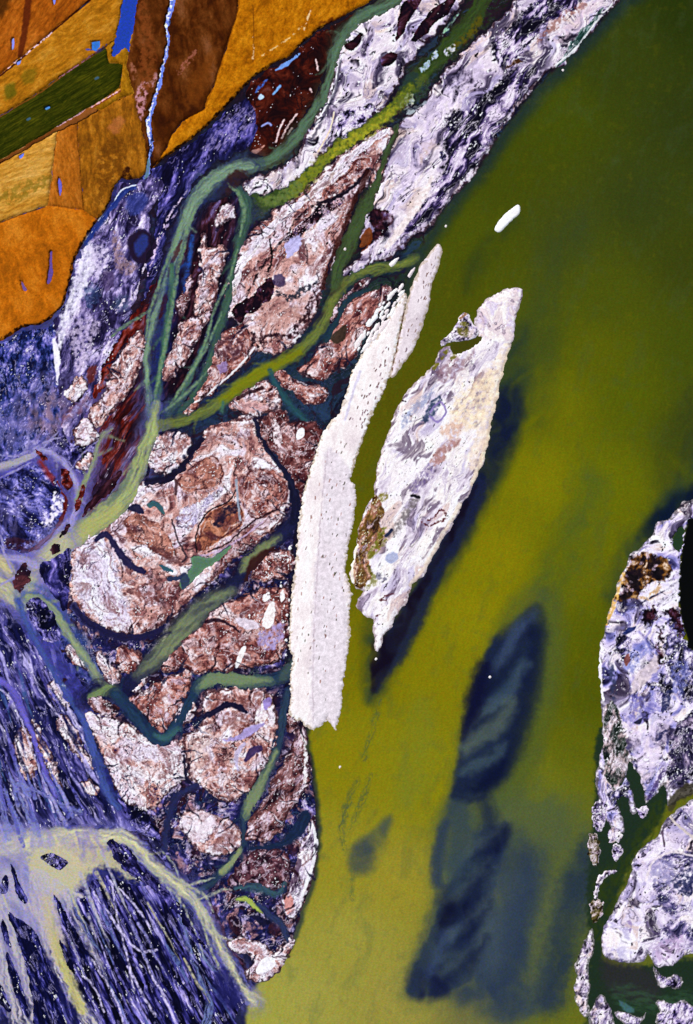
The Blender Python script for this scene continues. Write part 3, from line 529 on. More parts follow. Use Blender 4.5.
mud('black and violet streaked plain at the lower left below the milky fan', [(50, 912), (66, 898), (80, 890), (92, 884), (104, 876), (118, 880), (136, 886), (150, 884), (168, 890), (184, 905), (200, 928), (216, 956), (230, 978), (244, 1000), (236, 1020), (236, 1090), (92, 1090), (80, 1020), (70, 980), (60, 946)], 'blued', ang=64, st=8, sc=5.0, h=.3, mid=.14, warp=.35, crust=(1.2, .8, (176, 166, 226)), fleck=(1.5, .68, (240, 230, 248)),
    stops=[(0, (6, 6, 24)), (.42, (12, 12, 44)), (.55, (30, 28, 84)), (.66, (64, 60, 134)), (.76, (112, 104, 180)), (.86, (168, 154, 218)), (1, (244, 234, 250))])
mud('dark flat with white specks above the small white crusted spit', [(206, 900), (222, 896), (240, 894), (256, 900), (272, 912), (288, 922), (292, 934), (288, 950), (276, 966), (262, 978), (254, 980), (242, 968), (230, 948), (216, 924)], 'dark', sc=9, ang=40, st=2, h=.4, fleck=(1.9, .72, (238, 230, 250)))
mud('navy flat curving round the pale dome shaped island', [(170, 800), (184, 800), (200, 798), (214, 802), (228, 806), (240, 820), (244, 840), (240, 858), (228, 870), (214, 880), (196, 880), (180, 866), (168, 842), (164, 818)], 'navy', sc=9, ang=40, st=2)
mud('dark blue flat below the big pale island', [(112, 784), (128, 802), (150, 808), (166, 796), (176, 790), (170, 812), (168, 840), (176, 866), (168, 868), (154, 850), (140, 832), (126, 814)], 'blued', sc=9, ang=50, st=2)
mud('dark wet shelf of mud beside the slender pink strips', [(176, 250), (190, 226), (208, 206), (236, 196), (244, 214), (244, 240), (234, 262), (226, 294), (220, 322), (206, 352), (190, 376), (170, 396), (160, 398), (166, 360), (170, 320), (172, 284)], 'dark', ang=112, st=3, sc=8, h=.1, rough=.5)

MARSH = mud('dark violet marsh filling the gaps between the pink islands of the delta', [(160, 446), (186, 424), (206, 386), (230, 330), (262, 318), (300, 300), (330, 262), (345, 272), (392, 284), (366, 340), (340, 400), (316, 446), (300, 500), (290, 560), (287, 640), (286, 716), (302, 730), (312, 780), (316, 836), (308, 890), (288, 944), (262, 972), (240, 958), (210, 900), (180, 870), (150, 818), (120, 790), (84, 712), (96, 692), (76, 640), (66, 600), (72, 560), (112, 514), (146, 478)],
    'brown', bands=None, sc=11, h=.0, bank=4, rough=.7, jag=3, rim=None, outl=None, fleck=(1.7, .78, (240, 226, 236)), wash=[(.7, .14, (50, 22, 30), .85), (1.2, .20, (176, 128, 128), .8), (1.3, .30, (206, 190, 222), .7)], stops=[(0, (8, 8, 26)), (.35, (16, 17, 50)), (.55, (26, 28, 74)), (.68, (44, 40, 92)), (.8, (80, 70, 136)), (.9, (146, 132, 196)), (1, (226, 212, 238))])
# ------------------------------------------------------------------ delta islands
ISL = dict(cat='island', h=1.0, bank=2.4, jag=3.8, jsc=8, rough=.5, grow=1.9, rag=2.6, wet=((46, 24, 34), .8))
def isl(label, poly, tex, **kw):
    o = dict(ISL); o.update(kw); return land(o.pop('name', 'island'), poly, tex, label, group=o.pop('group', 'islands of the delta'), **o)
i_top = isl('pale lavender island with two dark slots at the top beside the olive channel', [(412, -50), (400, -10), (393, 7), (369, 17), (352, 31), (340, 45), (337, 60), (332, 85), (324, 105), (312, 128), (302, 149), (285, 166), (264, 176), (248, 181), (247, 192), (264, 192), (282, 194), (294, 184), (306, 172), (320, 155), (332, 141), (350, 136), (366, 122), (382, 104), (394, 88), (402, 70), (416, 52), (434, 32), (462, 0), (490, -50)], 'lav', ang=-55, st=1.8, sc=12, stops=P_LAV)
part(i_top, 'mud_patch', [(400, 10), (412, -4), (424, -6), (412, 16), (400, 38), (396, 40)], 'dark', jag=2, label='left of two dark slots on the lavender island')
part(i_top, 'mud_patch', [(412, 38), (424, 18), (440, 4), (455, -4), (452, 8), (438, 22), (424, 36), (414, 42)], 'dark', jag=2, label='right of two dark slots on the lavender island')
part(i_top, 'mud_patch', [(345, 44), (352, 40), (360, 33), (363, 36), (358, 46), (352, 51), (346, 49)], 'dark', jag=1.5)
part(i_top, 'mud_patch', [(380, 60), (390, 53), (397, 54), (394, 62), (384, 67)], 'dark', jag=1.5)
part(i_top, 'scrub_patch', [(338, 118), (356, 108), (372, 104), (378, 114), (368, 124), (350, 136), (338, 136)], 'lavd', jag=3, sc=6)
stroke([(344, 48), (338, 70), (334, 92), (324, 110), (316, 124)], .8, (252, 244, 250), .95, .7, .6); stroke([(341, 62), (334, 95), (326, 112), (312, 140)], 1.6, (70, 66, 84), .7, 2, 1.5)
stroke([(334, 112), (330, 130), (318, 152)], .7, (250, 220, 190), .9, .7, .5); stroke([(300, 152), (290, 168), (270, 180)], 3.5, (196, 178, 186), .6, 3, 2, brk=.4)
i_shore = isl('large white and lavender riverbank strip at the top, mottled with navy', [(580, -60), (532, -10), (505, 15), (488, 32), (472, 45), (460, 60), (446, 74), (432, 90), (425, 104), (412, 112), (402, 122), (395, 140), (388, 162), (381, 182), (374, 200), (366, 214), (362, 232), (361, 246), (368, 240), (366, 252), (352, 266), (343, 278), (352, 276), (372, 264), (388, 258), (402, 244), (414, 232), (428, 226), (440, 208), (456, 192), (470, 176), (482, 158), (498, 132), (518, 104), (536, 80), (548, 67), (560, 64), (572, 54), (584, 38), (600, 18), (614, 2), (626, -10), (660, -60)],
    'lav', ang=-52, st=2.6, sc=13, jag=2.6)
DK = [(0, (8, 6, 18)), (.36, (18, 14, 32)), (.50, (40, 32, 64)), (.60, (80, 66, 112)), (.66, (156, 136, 176)), (.78, (214, 196, 220)), (1, (250, 240, 246))]
part(i_shore, 'mottled_mud', [(444, 118), (462, 106), (480, 96), (500, 78), (520, 64), (540, 66), (528, 92), (504, 126), (486, 156), (464, 182), (442, 207), (428, 223), (404, 242), (380, 260), (372, 258), (396, 234), (418, 206), (432, 186), (442, 162)], 'lavd', jag=6, jsc=9, soft=5, ang=-54, st=3.2, sc=9, stops=DK, label='dark mottled river side of the lavender strip')
part(i_shore, 'mottled_mud', [(490, 46), (506, 26), (526, 6), (548, -12), (592, -12), (580, 6), (562, 20), (546, 28), (534, 42), (520, 56), (508, 66), (494, 62)], 'lavd', jag=5, soft=4, ang=-50, st=2.6, sc=8, stops=DK)
part(i_shore, 'mud_patch', [(366, 214), (376, 206), (390, 214), (392, 224), (384, 236), (374, 244), (364, 248), (372, 230)], 'dark', jag=4, soft=2, sc=8)
part(i_shore, 'mud_patch', [(440, 160), (446, 138), (462, 120), (480, 106), (494, 96), (506, 84), (500, 104), (484, 118), (470, 134), (460, 150)], 'navy', jag=6, soft=3, ang=-50, st=3, sc=7, stops=[(0, (6, 6, 18)), (.5, (14, 14, 40)), (.75, (26, 32, 96)), (1, (120, 110, 170))])
part(i_shore, 'crust_patch', [(548, 2), (556, -4), (576, -6), (574, 6), (562, 15), (552, 14), (546, 8)], 'lav', jag=2, sc=6)
part(i_shore, 'scrub_patch', [(508, 60), (518, 58), (524, 64), (514, 72), (506, 76)], 'brown', jag=2, fleck=None, crust=None, stops=[(0, (40, 22, 14)), (.5, (76, 48, 30)), (1, (110, 76, 60))], label='brown scrub patch on the lavender strip')
part(i_shore, 'scrub_patch', [(556, 66), (570, 44), (588, 24), (602, 8), (600, 18), (586, 36), (572, 54), (560, 66)], 'lavd', jag=2, ang=-55, st=3, sc=5, stops=[(0, (16, 40, 36)), (.5, (60, 96, 90)), (.7, (130, 150, 150)), (1, (236, 230, 236))])
stroke([(556, 65), (576, 48), (596, 22), (612, 4)], .9, (246, 240, 240), .9, .8, .5); stroke([(558, 40), (580, 18), (600, 2)], [5, 4, 3], (226, 200, 214), .7, 5, 3, brk=.4); stroke([(540, 40), (560, 20), (585, 4)], [3, 4, 3], (140, 84, 74), .6, 3, 3, brk=.3)
patch([(450, 82), (470, 68), (484, 62), (482, 78), (462, 100), (442, 124), (430, 150), (418, 176), (400, 205), (390, 224), (386, 220), (396, 195), (412, 160), (430, 115)], (232, 214, 240), .6, 6, 5, brk=.6)
stroke([(432, 178), (418, 205), (400, 230), (388, 246)], [2, 3.5, 4, 3], (250, 232, 228), .9, 2.5, 2); stroke([(452, 60), (470, 50), (490, 34)], 2, (232, 204, 200), .8, 2, 2, brk=.4)
stroke([(400, 120), (412, 110), (424, 100)], [2, 4, 3], (90, 110, 116), .6, 3, 2); patch([(362, 235), (370, 228), (372, 240), (364, 251), (359, 248)], (110, 52, 20), .9, 1.5, 1.2)
i_long = isl('long rose coloured island with a white upper margin between two green channels', [(226, 298), (229, 280), (234, 264), (244, 248), (258, 230), (276, 212), (296, 198), (318, 178), (336, 160), (356, 146), (374, 134), (388, 126), (392, 133), (386, 146), (376, 160), (368, 176), (356, 202), (346, 226), (336, 252), (328, 274), (320, 296), (310, 318), (302, 334), (288, 346), (272, 352), (256, 350), (248, 338), (238, 322), (228, 314), (231, 304)],
    'pink', ang=-50, st=1.6, sc=17)
part(i_long, 'salt_crust', [(226, 298), (230, 280), (236, 264), (250, 246), (268, 226), (290, 206), (314, 188), (336, 166), (356, 148), (376, 134), (390, 126), (388, 134), (372, 144), (352, 160), (330, 182), (310, 200), (290, 216), (272, 232), (256, 252), (244, 268), (238, 286), (232, 300)], 'pale', ang=-48, st=2.4, sc=9, label='white crusted margin of the rose island', stops=[(0, (120, 100, 96)), (.2, (176, 150, 146)), (.4, (222, 206, 204)), (.7, (240, 228, 232)), (1, (252, 244, 244))])
part(i_long, 'mud_patch', [(232, 312), (244, 300), (252, 296), (262, 282), (270, 276), (276, 284), (268, 300), (256, 310), (246, 316), (240, 322)], 'dark', jag=3, sc=6)
part(i_long, 'mud_patch', [(286, 240), (300, 224), (320, 206), (340, 196), (344, 202), (328, 214), (312, 228), (298, 240), (288, 246)], 'brown', jag=3, sc=8, stops=P_DARK, fleck=(1.7, .4, (200, 160, 170)))
part(i_long, 'brown_rise', [(322, 194), (330, 184), (345, 172), (360, 158), (371, 157), (368, 170), (356, 184), (342, 194), (326, 201)], 'rust', jag=2, sc=8, rim=(.9, (236, 224, 226)), label='elongated brown rise near the top of the rose island')
stroke([(318, 204), (336, 198), (356, 184), (368, 170)], 1.8, (18, 10, 24), .9, 1.5, 1.5); stroke([(320, 202), (300, 216), (284, 238), (272, 252), (258, 274), (246, 296)], 1.2, (26, 14, 22), .85, 1, 2, brk=.6)
patch([(285, 244), (292, 238), (300, 234), (301, 244), (296, 252), (288, 258), (286, 252)], (190, 184, 232), .9, 1.5, 2, 4); patch([(275, 274), (283, 276), (285, 284), (278, 288), (273, 282)], (60, 48, 84), .8, 1.5, 1.5)
patch([(258, 312), (270, 300), (284, 292), (300, 290), (312, 292), (304, 314), (290, 326), (276, 330), (262, 326), (254, 322)], (196, 148, 138), .6, 4, 4, brk=.8); stroke([(252, 336), (262, 340), (272, 336), (284, 338), (296, 330), (306, 316), (312, 300)], 3.2, (42, 18, 26), .85, 2, 3, brk=.5)
stroke([(270, 240), (272, 256), (268, 272)], 1.1, (20, 14, 20), .9, 1, 1.5); stroke([(276, 292), (290, 298), (304, 290), (318, 282)], [1, 3, 3, 1], (26, 30, 44), .8, 2, 2, brk=.4)
stroke([(368, 172), (356, 200), (344, 228), (334, 254), (322, 288)], 2.6, (52, 18, 16), .8, 2.5, 1.5)
i_lobe = isl('brown lobed island with a pointed tail ending at the green channel junction', [(204, 382), (208, 362), (215, 346), (226, 332), (240, 327), (250, 334), (254, 348), (246, 360), (230, 376), (212, 390), (200, 400), (197, 410), (187, 418), (182, 412), (188, 402), (196, 392)], 'rust', sc=12, jag=2.5)
stroke([(254, 348), (245, 360), (229, 376), (211, 391), (198, 401), (190, 402)], 1.0, (244, 228, 232), .95, .8, .8); patch([(222, 340), (234, 334), (244, 346), (238, 358), (226, 362), (218, 352)], (76, 40, 50), .7, 4, 4, brk=.5); patch([(218, 366), (226, 362), (228, 370), (220, 374)], (150, 130, 190), .7, 2, 2)
isl('narrow dark islet strip with pink rims between two green channels at the river', [(329, 318), (334, 306), (346, 295), (358, 284), (368, 279), (362, 288), (350, 296), (340, 308), (333, 320)], 'brown', jag=1.8, ang=-40, st=2, sc=6, h=.7)
isl('plum brown island between the green channel and the broken white crust', [(299, 371), (310, 361), (318, 350), (328, 340), (338, 320), (350, 304), (366, 294), (380, 289), (390, 288), (384, 304), (374, 320), (364, 334), (358, 350), (346, 364), (334, 370), (324, 378), (312, 376)], 'rust', ang=-50, st=2, sc=10, jag=2.5, crust=(1.7, .06, (206, 180, 214)))
patch([(330, 338), (338, 330), (346, 325), (345, 338), (336, 344)], (56, 44, 34), .9, 1.5, 1)
isl('small reddish hook shaped island in dark blue slack water', [(274, 369), (282, 370), (290, 378), (298, 383), (308, 386), (320, 386), (326, 392), (323, 399), (314, 403), (302, 398), (292, 391), (282, 386)], 'rust', jag=1.6, sc=8)
isl('eye shaped pink island just below the olive channel', [(230, 406), (238, 395), (250, 386), (262, 383), (267, 380), (272, 388), (281, 401), (278, 408), (264, 413), (250, 415), (240, 411)], 'pink', sc=8, jag=1.6)
stroke([(238, 398), (250, 392), (262, 388)], 2, (40, 16, 24), .8, 1.5, 1.2); patch([(236, 406), (248, 402), (262, 404), (270, 408), (250, 412)], (222, 176, 176), .6, 2, 2)
isl('small pinkish white island in the fork at the green channel junction', [(147, 456), (152, 442), (162, 435), (178, 434), (189, 438), (188, 455), (180, 468), (170, 475), (158, 471), (148, 463)], 'pale', sc=10, jag=1.8)
patch([(163, 438), (176, 436), (184, 440), (180, 450), (168, 450)], (140, 92, 90), .6, 3, 2, brk=.5)
i_big = isl('largest island of the delta, terracotta with curved ridges and a green pond', [(189, 458), (200, 444), (208, 430), (222, 424), (236, 420), (252, 418), (259, 428), (262, 444), (275, 460), (288, 478), (294, 492), (289, 508), (278, 522), (262, 536), (240, 552), (216, 575), (190, 598), (166, 620), (146, 632), (126, 632), (106, 628), (86, 615), (76, 602), (72, 586), (72, 570), (75, 550), (85, 536), (98, 527), (112, 516), (122, 506), (131, 494), (146, 482), (160, 480), (174, 473)], 'pink', sc=20, jag=2.2, ring=.22, rsc=3.4)
part(i_big, 'pale_shore', [(72, 586), (73, 552), (86, 536), (98, 528), (110, 540), (118, 556), (122, 572), (126, 594), (134, 612), (128, 628), (106, 627), (86, 614)], 'pale', sc=12, soft=7, ang=60, st=1.8, outl=None, crack=(1.0, 1.2, (48, 36, 66)), label='whitish western shore of the terracotta island', stops=[(0, (60, 40, 60)), (.1, (150, 110, 120)), (.3, (206, 186, 206)), (.6, (232, 222, 244)), (1, (252, 246, 250))])
part(i_big, 'terracotta_rise', [(196, 550), (197, 536), (204, 518), (216, 508), (230, 502), (242, 506), (244, 520), (238, 530), (222, 540), (206, 550)], 'rust', sc=14, jag=1.6, crust=None, fleck=None, stops=[(0, (130, 70, 54)), (.5, (178, 112, 84)), (1, (206, 146, 120))], label='orange brown rise ringed by a dark line')
part(i_big, 'terracotta_rise', [(122, 520), (136, 512), (150, 518), (166, 530), (176, 548), (180, 560), (160, 556), (144, 548), (130, 540)], 'rust', sc=14, jag=2.5, soft=3, crust=None, stops=[(0, (110, 62, 56)), (.5, (180, 120, 104)), (1, (214, 160, 146))])
part(i_big, 'terracotta_rise', [(182, 474), (200, 458), (216, 456), (224, 466), (222, 484), (206, 490), (186, 494), (176, 484)], 'rust', sc=12, jag=2, soft=2, crust=None, stops=[(0, (116, 66, 60)), (.5, (178, 118, 102)), (1, (212, 158, 146))])
part(i_big, 'lavender_flat', [(172, 520), (184, 506), (200, 500), (218, 486), (224, 492), (212, 504), (204, 516), (194, 530), (184, 532)], 'pale', sc=10, jag=3, soft=3, stops=[(0, (130, 100, 130)), (.3, (190, 176, 214)), (.7, (216, 206, 236)), (1, (244, 238, 250))])
part(i_big, 'brown_rise', [(240, 486), (250, 470), (270, 468), (284, 478), (290, 492), (284, 508), (270, 516), (254, 520), (244, 510)], 'rust', sc=10, jag=2.5, soft=3)
stroke([(96, 540), (106, 534), (114, 544), (122, 556), (132, 566), (144, 572)], [2.5, 3, 3, 3.4, 4, 2.5], (34, 30, 66), .95, 1.5, 1.6); patch([(127, 508), (136, 504), (142, 508), (144, 514), (134, 512)], (34, 32, 62), .95, 1.2, 1)
patch([(147, 505), (152, 501), (158, 502), (163, 508), (165, 514), (160, 512), (155, 506), (150, 508)], (50, 84, 96), 1, 1, .6, on='B', dig=.5)
stroke([(150, 548), (160, 552), (172, 560), (184, 562)], [2, 4, 5, 3], (94, 52, 54), .8, 2, 2.5, brk=.7); stroke([(140, 596), (150, 598), (160, 592)], [5, 6, 4], (120, 66, 62), .7, 4, 4, brk=.5)
patch([(214, 520), (222, 510), (232, 504), (240, 500), (238, 512), (228, 516), (222, 526), (214, 526)], (30, 22, 44), .9, 1.5, 2, 4, brk=.9); stroke([(197, 552), (196, 536), (203, 518), (214, 508), (228, 502), (236, 490)], .8, (30, 18, 26), .9, .8, .8)
stroke([(208, 552), (226, 544), (240, 532), (256, 520), (276, 510)], .8, (48, 26, 34), .85, .8, 1); stroke([(200, 556), (222, 550), (244, 536), (262, 522)], 1.0, (198, 170, 200), .8, 1.2, 1.2)
stroke([(236, 480), (238, 500), (240, 520)], [1.4, 1.2, 1], (160, 170, 186), .8, 1, 1); stroke([(172, 520), (178, 540), (186, 556), (182, 562)], 1.0, (50, 36, 46), .8, 1, 1); stroke([(176, 480), (176, 494)], 1.5, (66, 36, 42), .8, 1, 1)
isl('dark red island with a bright white blob beside the white sandbar', [(258, 424), (270, 415), (284, 411), (288, 424), (302, 424), (318, 426), (320, 446), (312, 468), (304, 488), (298, 500), (291, 482), (277, 458), (263, 440)], 'rust', sc=12, jag=2.2, spots=(2.0, .5, (48, 18, 24)), stops=[(0, (36, 12, 16)), (.3, (78, 34, 36)), (.55, (118, 66, 64)), (.75, (166, 116, 112)), (1, (230, 210, 218))])
patch([(296, 436), (299, 429), (304, 429), (304, 436), (298, 440)], (252, 246, 246), 1, .8, .6); patch([(272, 422), (276, 420), (282, 436), (280, 448), (274, 440)], (244, 228, 230), .9, 1.5, 1.5, brk=.7)
patch([(264, 448), (272, 450), (284, 470), (288, 480), (278, 466)], (30, 32, 52), .9, 2, 1)
isl('small oval reddish islet with white specks, ringed by dark shallows', [(254, 577), (257, 562), (268, 555), (284, 552), (293, 556), (292, 566), (286, 574), (272, 578), (260, 579)], 'rust', sc=7, jag=1.5, fleck=(2.2, .4, (250, 238, 240)))
i_mid = isl('broad rusty island with white patches just right of the navy forked channel', [(160, 664), (166, 654), (178, 645), (192, 636), (205, 624), (213, 612), (226, 604), (240, 598), (256, 592), (276, 588), (290, 592), (288, 606), (287, 626), (285, 646), (276, 660), (262, 664), (242, 667), (220, 669), (196, 672), (184, 668), (170, 671)], 'rust', sc=13, jag=2.2)
for p in ([(268, 606), (274, 602), (275, 615), (270, 628), (262, 624)], [(263, 596), (269, 592), (270, 598), (264, 602)], [(240, 650), (246, 646), (243, 658), (238, 667), (235, 666)], [(280, 594), (283, 590), (285, 598), (281, 602)]):
    patch(p, (252, 240, 236), 1, .8, .8, 3)
patch([(236, 618), (252, 620), (260, 626), (250, 630), (240, 626)], (228, 214, 226), .9, 1.5, 1.2); patch([(258, 636), (272, 628), (284, 620), (282, 640), (272, 650), (262, 648)], (176, 164, 220), .8, 3, 3, brk=.8)
stroke([(198, 650), (214, 644), (232, 648)], 2, (220, 190, 196), .6, 2, 2, brk=.4); stroke([(206, 622), (218, 620), (232, 626), (240, 632)], [1.5, 2, 1.5, 1], (34, 16, 30), .85, 1.2, 1.2)
isl('brown island tapering down into the bend of the blue channel', [(133, 699), (149, 691), (162, 682), (180, 675), (190, 675), (187, 690), (180, 706), (172, 720), (163, 729), (154, 724), (146, 714)], 'brown', sc=10, jag=1.4, stops=P_RUST, rim=(1.1, (244, 230, 232)))
isl('small pale pink islet in the blue channel bend', [(172, 728), (178, 712), (186, 702), (193, 700), (195, 710), (190, 720), (180, 726)], 'pale', sc=8, jag=1.8)
i_pale = isl('large pale pink and lavender island, pointed at its upper left', [(86, 713), (100, 716), (114, 719), (128, 727), (140, 735), (154, 742), (168, 744), (182, 739), (184, 752), (187, 768), (186, 778), (174, 784), (163, 796), (150, 808), (136, 806), (126, 800), (116, 784), (104, 758), (96, 736)], 'pale', sc=13, jag=2.4, ang=45, st=1.6, spots=(2.4, .5, (36, 36, 86)))
i_east = isl('large rosy brown island veined with lavender and a dark slot, right of the pale one', [(184, 739), (196, 731), (206, 720), (203, 706), (206, 696), (218, 691), (240, 690), (258, 689), (267, 692), (272, 708), (277, 722), (275, 746), (265, 766), (250, 786), (238, 797), (226, 800), (214, 792), (200, 782), (190, 778), (188, 764)], 'pink', sc=13, jag=2.0, ring=.2)
patch([(205, 700), (222, 694), (244, 696), (258, 692), (264, 700), (250, 712), (230, 704), (214, 712)], (112, 58, 54), .6, 3, 3, brk=.8); stroke([(200, 718), (214, 712), (228, 704), (240, 708), (246, 712)], [2, 3, 3, 3, 2], (22, 20, 46), .95, 1.5, 1.5); patch([(222, 716), (232, 710), (246, 714), (250, 722), (240, 730), (226, 726)], (112, 56, 50), .6, 2, 2, brk=.8)
stroke([(224, 740), (238, 738), (248, 732), (262, 724)], [1, 2.5, 4, 2], (172, 158, 216), .85, 2, 1.5); stroke([(246, 760), (252, 752), (260, 748)], [2, 4, 3], (56, 40, 84), .9, 1.5, 1); stroke([(238, 770), (236, 756), (244, 744)], [1, 2, 2], (190, 180, 216), .7, 1.5, 1); patch([(256, 712), (262, 708), (268, 714), (264, 722), (256, 724)], (250, 240, 240), .9, 1.2, 1.5, 3, brk=.5); patch([(188, 740), (206, 728), (214, 738), (206, 760), (194, 774)], (240, 214, 206), .6, 5, 4, brk=.6)
patch([(263, 702), (270, 697), (272, 702), (266, 710)], (150, 130, 206), .8, 1, 1)
isl('pale domed island, round, ringed by navy mud near the bottom', [(183, 816), (190, 811), (202, 811), (216, 818), (230, 820), (238, 830), (241, 840), (235, 849), (225, 853), (214, 853), (204, 850), (192, 842), (184, 832)], 'pale', sc=10, jag=1.8, stops=P_PINK)
patch([(184, 816), (196, 811), (212, 818), (208, 834), (196, 840), (186, 832)], (244, 228, 236), .75, 5, 3, brk=.9); patch([(222, 824), (236, 830), (238, 842), (226, 850), (212, 850), (222, 838)], (120, 72, 70), .6, 5, 3, brk=.8)
isl('ragged dark brown island with a white edge under the tip of the sandbar', [(301, 728), (306, 742), (308, 764), (307, 784), (296, 798), (286, 818), (272, 836), (258, 840), (247, 837), (252, 820), (266, 800), (276, 778), (288, 756), (296, 738)], 'brown', ang=-60, st=1.8, sc=9, jag=2.4, h=.9)
stroke([(300, 732), (305, 744), (306, 764), (305, 782)], [.6, 1.4, 2, 1.8], (252, 242, 240), .95, 1, 1.2, 3, brk=.6)
isl('tiny pink islet tucked against the lower end of the sandbar', [(287, 716), (293, 718), (297, 724), (292, 730), (287, 727)], 'brown', jag=1.5, sc=5)
isl('wine brown rounded island near the foot of the delta', [(230, 882), (244, 862), (254, 852), (270, 850), (284, 852), (289, 866), (286, 880), (278, 888), (262, 886), (248, 882), (236, 888)], 'brown', sc=10, jag=2.2, h=.9, stops=[(0, (20, 10, 24)), (.3, (50, 26, 40)), (.6, (96, 56, 66)), (.8, (136, 92, 100)), (1, (226, 206, 220))])
isl('slim crescent island with a white outer edge along the river near the bottom', [(311, 820), (316, 836), (315, 856), (310, 880), (302, 902), (294, 916), (286, 912), (284, 902), (290, 884), (297, 866), (302, 848), (308, 832)], 'pale', ang=-65, st=2, sc=8, jag=1.8, stops=P_LAV)
stroke([(312, 824), (316, 840), (314, 858), (308, 880), (300, 900)], [1.2, 1.8, 1.8, 1.6, 1.2], (250, 244, 250), .95, .8, 1); patch([(284, 900), (290, 892), (293, 906), (288, 914)], (206, 130, 120), .8, 2, 1.5); stroke([(300, 860), (294, 882), (288, 896)], [2, 2.5, 1.5], (60, 34, 60), .7, 2, 1.5)
i_spit = isl('small white crusted spit at the lowest tip of the delta', [(228, 945), (236, 940), (250, 941), (262, 945), (270, 952), (276, 955), (284, 946), (287, 936), (291, 942), (289, 952), (281, 964), (272, 975), (256, 980), (246, 973), (254, 962), (244, 952), (234, 949)], 'pale', sc=7, jag=1.6, h=.8)
patch([(256, 968), (264, 958), (274, 958), (275, 966), (266, 972), (258, 974)], (252, 246, 250), 1, 1, .8); patch([(232, 942), (250, 942), (262, 948), (262, 958), (250, 950)], (176, 124, 124), .6, 2, 2, brk=.5)
for lb, p, tx in (('slender rose islet with a white tip in the dark shelf', [(204, 236), (208, 248), (222, 246), (226, 252), (219, 274), (215, 296), (210, 314), (201, 326), (196, 314), (196, 292), (202, 272), (201, 250)], 'pink'),
                  ('narrow slanting rose islet beside the teal channel', [(178, 334), (186, 322), (198, 317), (201, 328), (192, 347), (183, 364), (172, 376), (163, 379), (166, 360), (174, 346)], 'pink'),
                  ('long slanting rose island beside the deep red mudflat', [(140, 333), (144, 342), (140, 360), (133, 380), (126, 393), (116, 403), (108, 416), (96, 426), (91, 416), (100, 400), (108, 388), (112, 370), (120, 354), (130, 340)], 'pink'),
                  ('smaller rose islet between two arms of the teal channel', [(178, 306), (184, 288), (190, 276), (192, 284), (188, 300), (182, 314)], 'brown'),
                  ('small pale islet west of the long slanting rose island', [(67, 396), (72, 385), (80, 377), (86, 384), (82, 394), (75, 402)], 'pale'), ('pale pinkish islet by the rusty stained flat', [(74, 432), (84, 421), (92, 424), (96, 436), (88, 444), (78, 443)], 'pale'),
                  ('small white islet at the edge of the milky arm', [(77, 467), (84, 457), (91, 454), (92, 460), (86, 469)], 'pale'), ('little rusty islet with a white rim, above the blue channel bend', [(119, 650), (126, 648), (138, 654), (140, 660), (134, 668), (125, 672), (118, 664)], 'rust'),
                  ('ragged white islet left of the little rusty islet', [(98, 654), (106, 658), (112, 668), (118, 672), (118, 682), (112, 684), (105, 676), (100, 668)], 'pale'), ('thin pale islet beside the forked channel', [(126, 688), (136, 682), (144, 677), (144, 684), (136, 690)], 'pale'),
                  ('violet brown islet above the point of the large pale island', [(90, 700), (98, 697), (108, 702), (116, 708), (110, 716), (100, 712), (92, 706)], 'brown'), ('slanting pale islet on the violet plain', [(58, 722), (66, 718), (74, 730), (84, 750), (94, 766), (88, 764), (76, 752), (66, 738)], 'pale'),
                  ('slanting pale islet higher on the violet plain', [(50, 686), (58, 682), (66, 694), (70, 704), (62, 704), (54, 696)], 'pale'), ('pinkish oval islet at the far left of the violet plain', [(18, 732), (26, 730), (32, 748), (34, 768), (28, 780), (20, 764), (16, 748)], 'pale'), ('narrow slanting lavender islet in the middle of the violet plain', [(34, 722), (40, 734), (50, 756), (58, 778), (60, 790), (52, 776), (42, 752)], 'pale'),
                  ('light slanting islet along the milky arm', [(68, 650), (74, 646), (84, 658), (90, 668), (84, 668), (74, 660)], 'pale'), ('white knobbly islet in the bend of the teal channel', [(214, 224), (219, 212), (222, 208), (232, 206), (236, 210), (233, 217), (226, 219), (218, 227)], 'pale'),
                  ('pale fragment on the blue channel edge', [(82, 784), (90, 782), (98, 790), (94, 796), (86, 792)], 'pale'), ('narrow pink islet in the fork below the olive vegetation', [(371, 190), (373, 176), (379, 163), (383, 166), (379, 180), (374, 194)], 'pink')):
    isl(lb, p, tx, sc=8, jag=2.0, h=.9, ang=-60 if p[0][1] < 460 else 55, st=1.6)

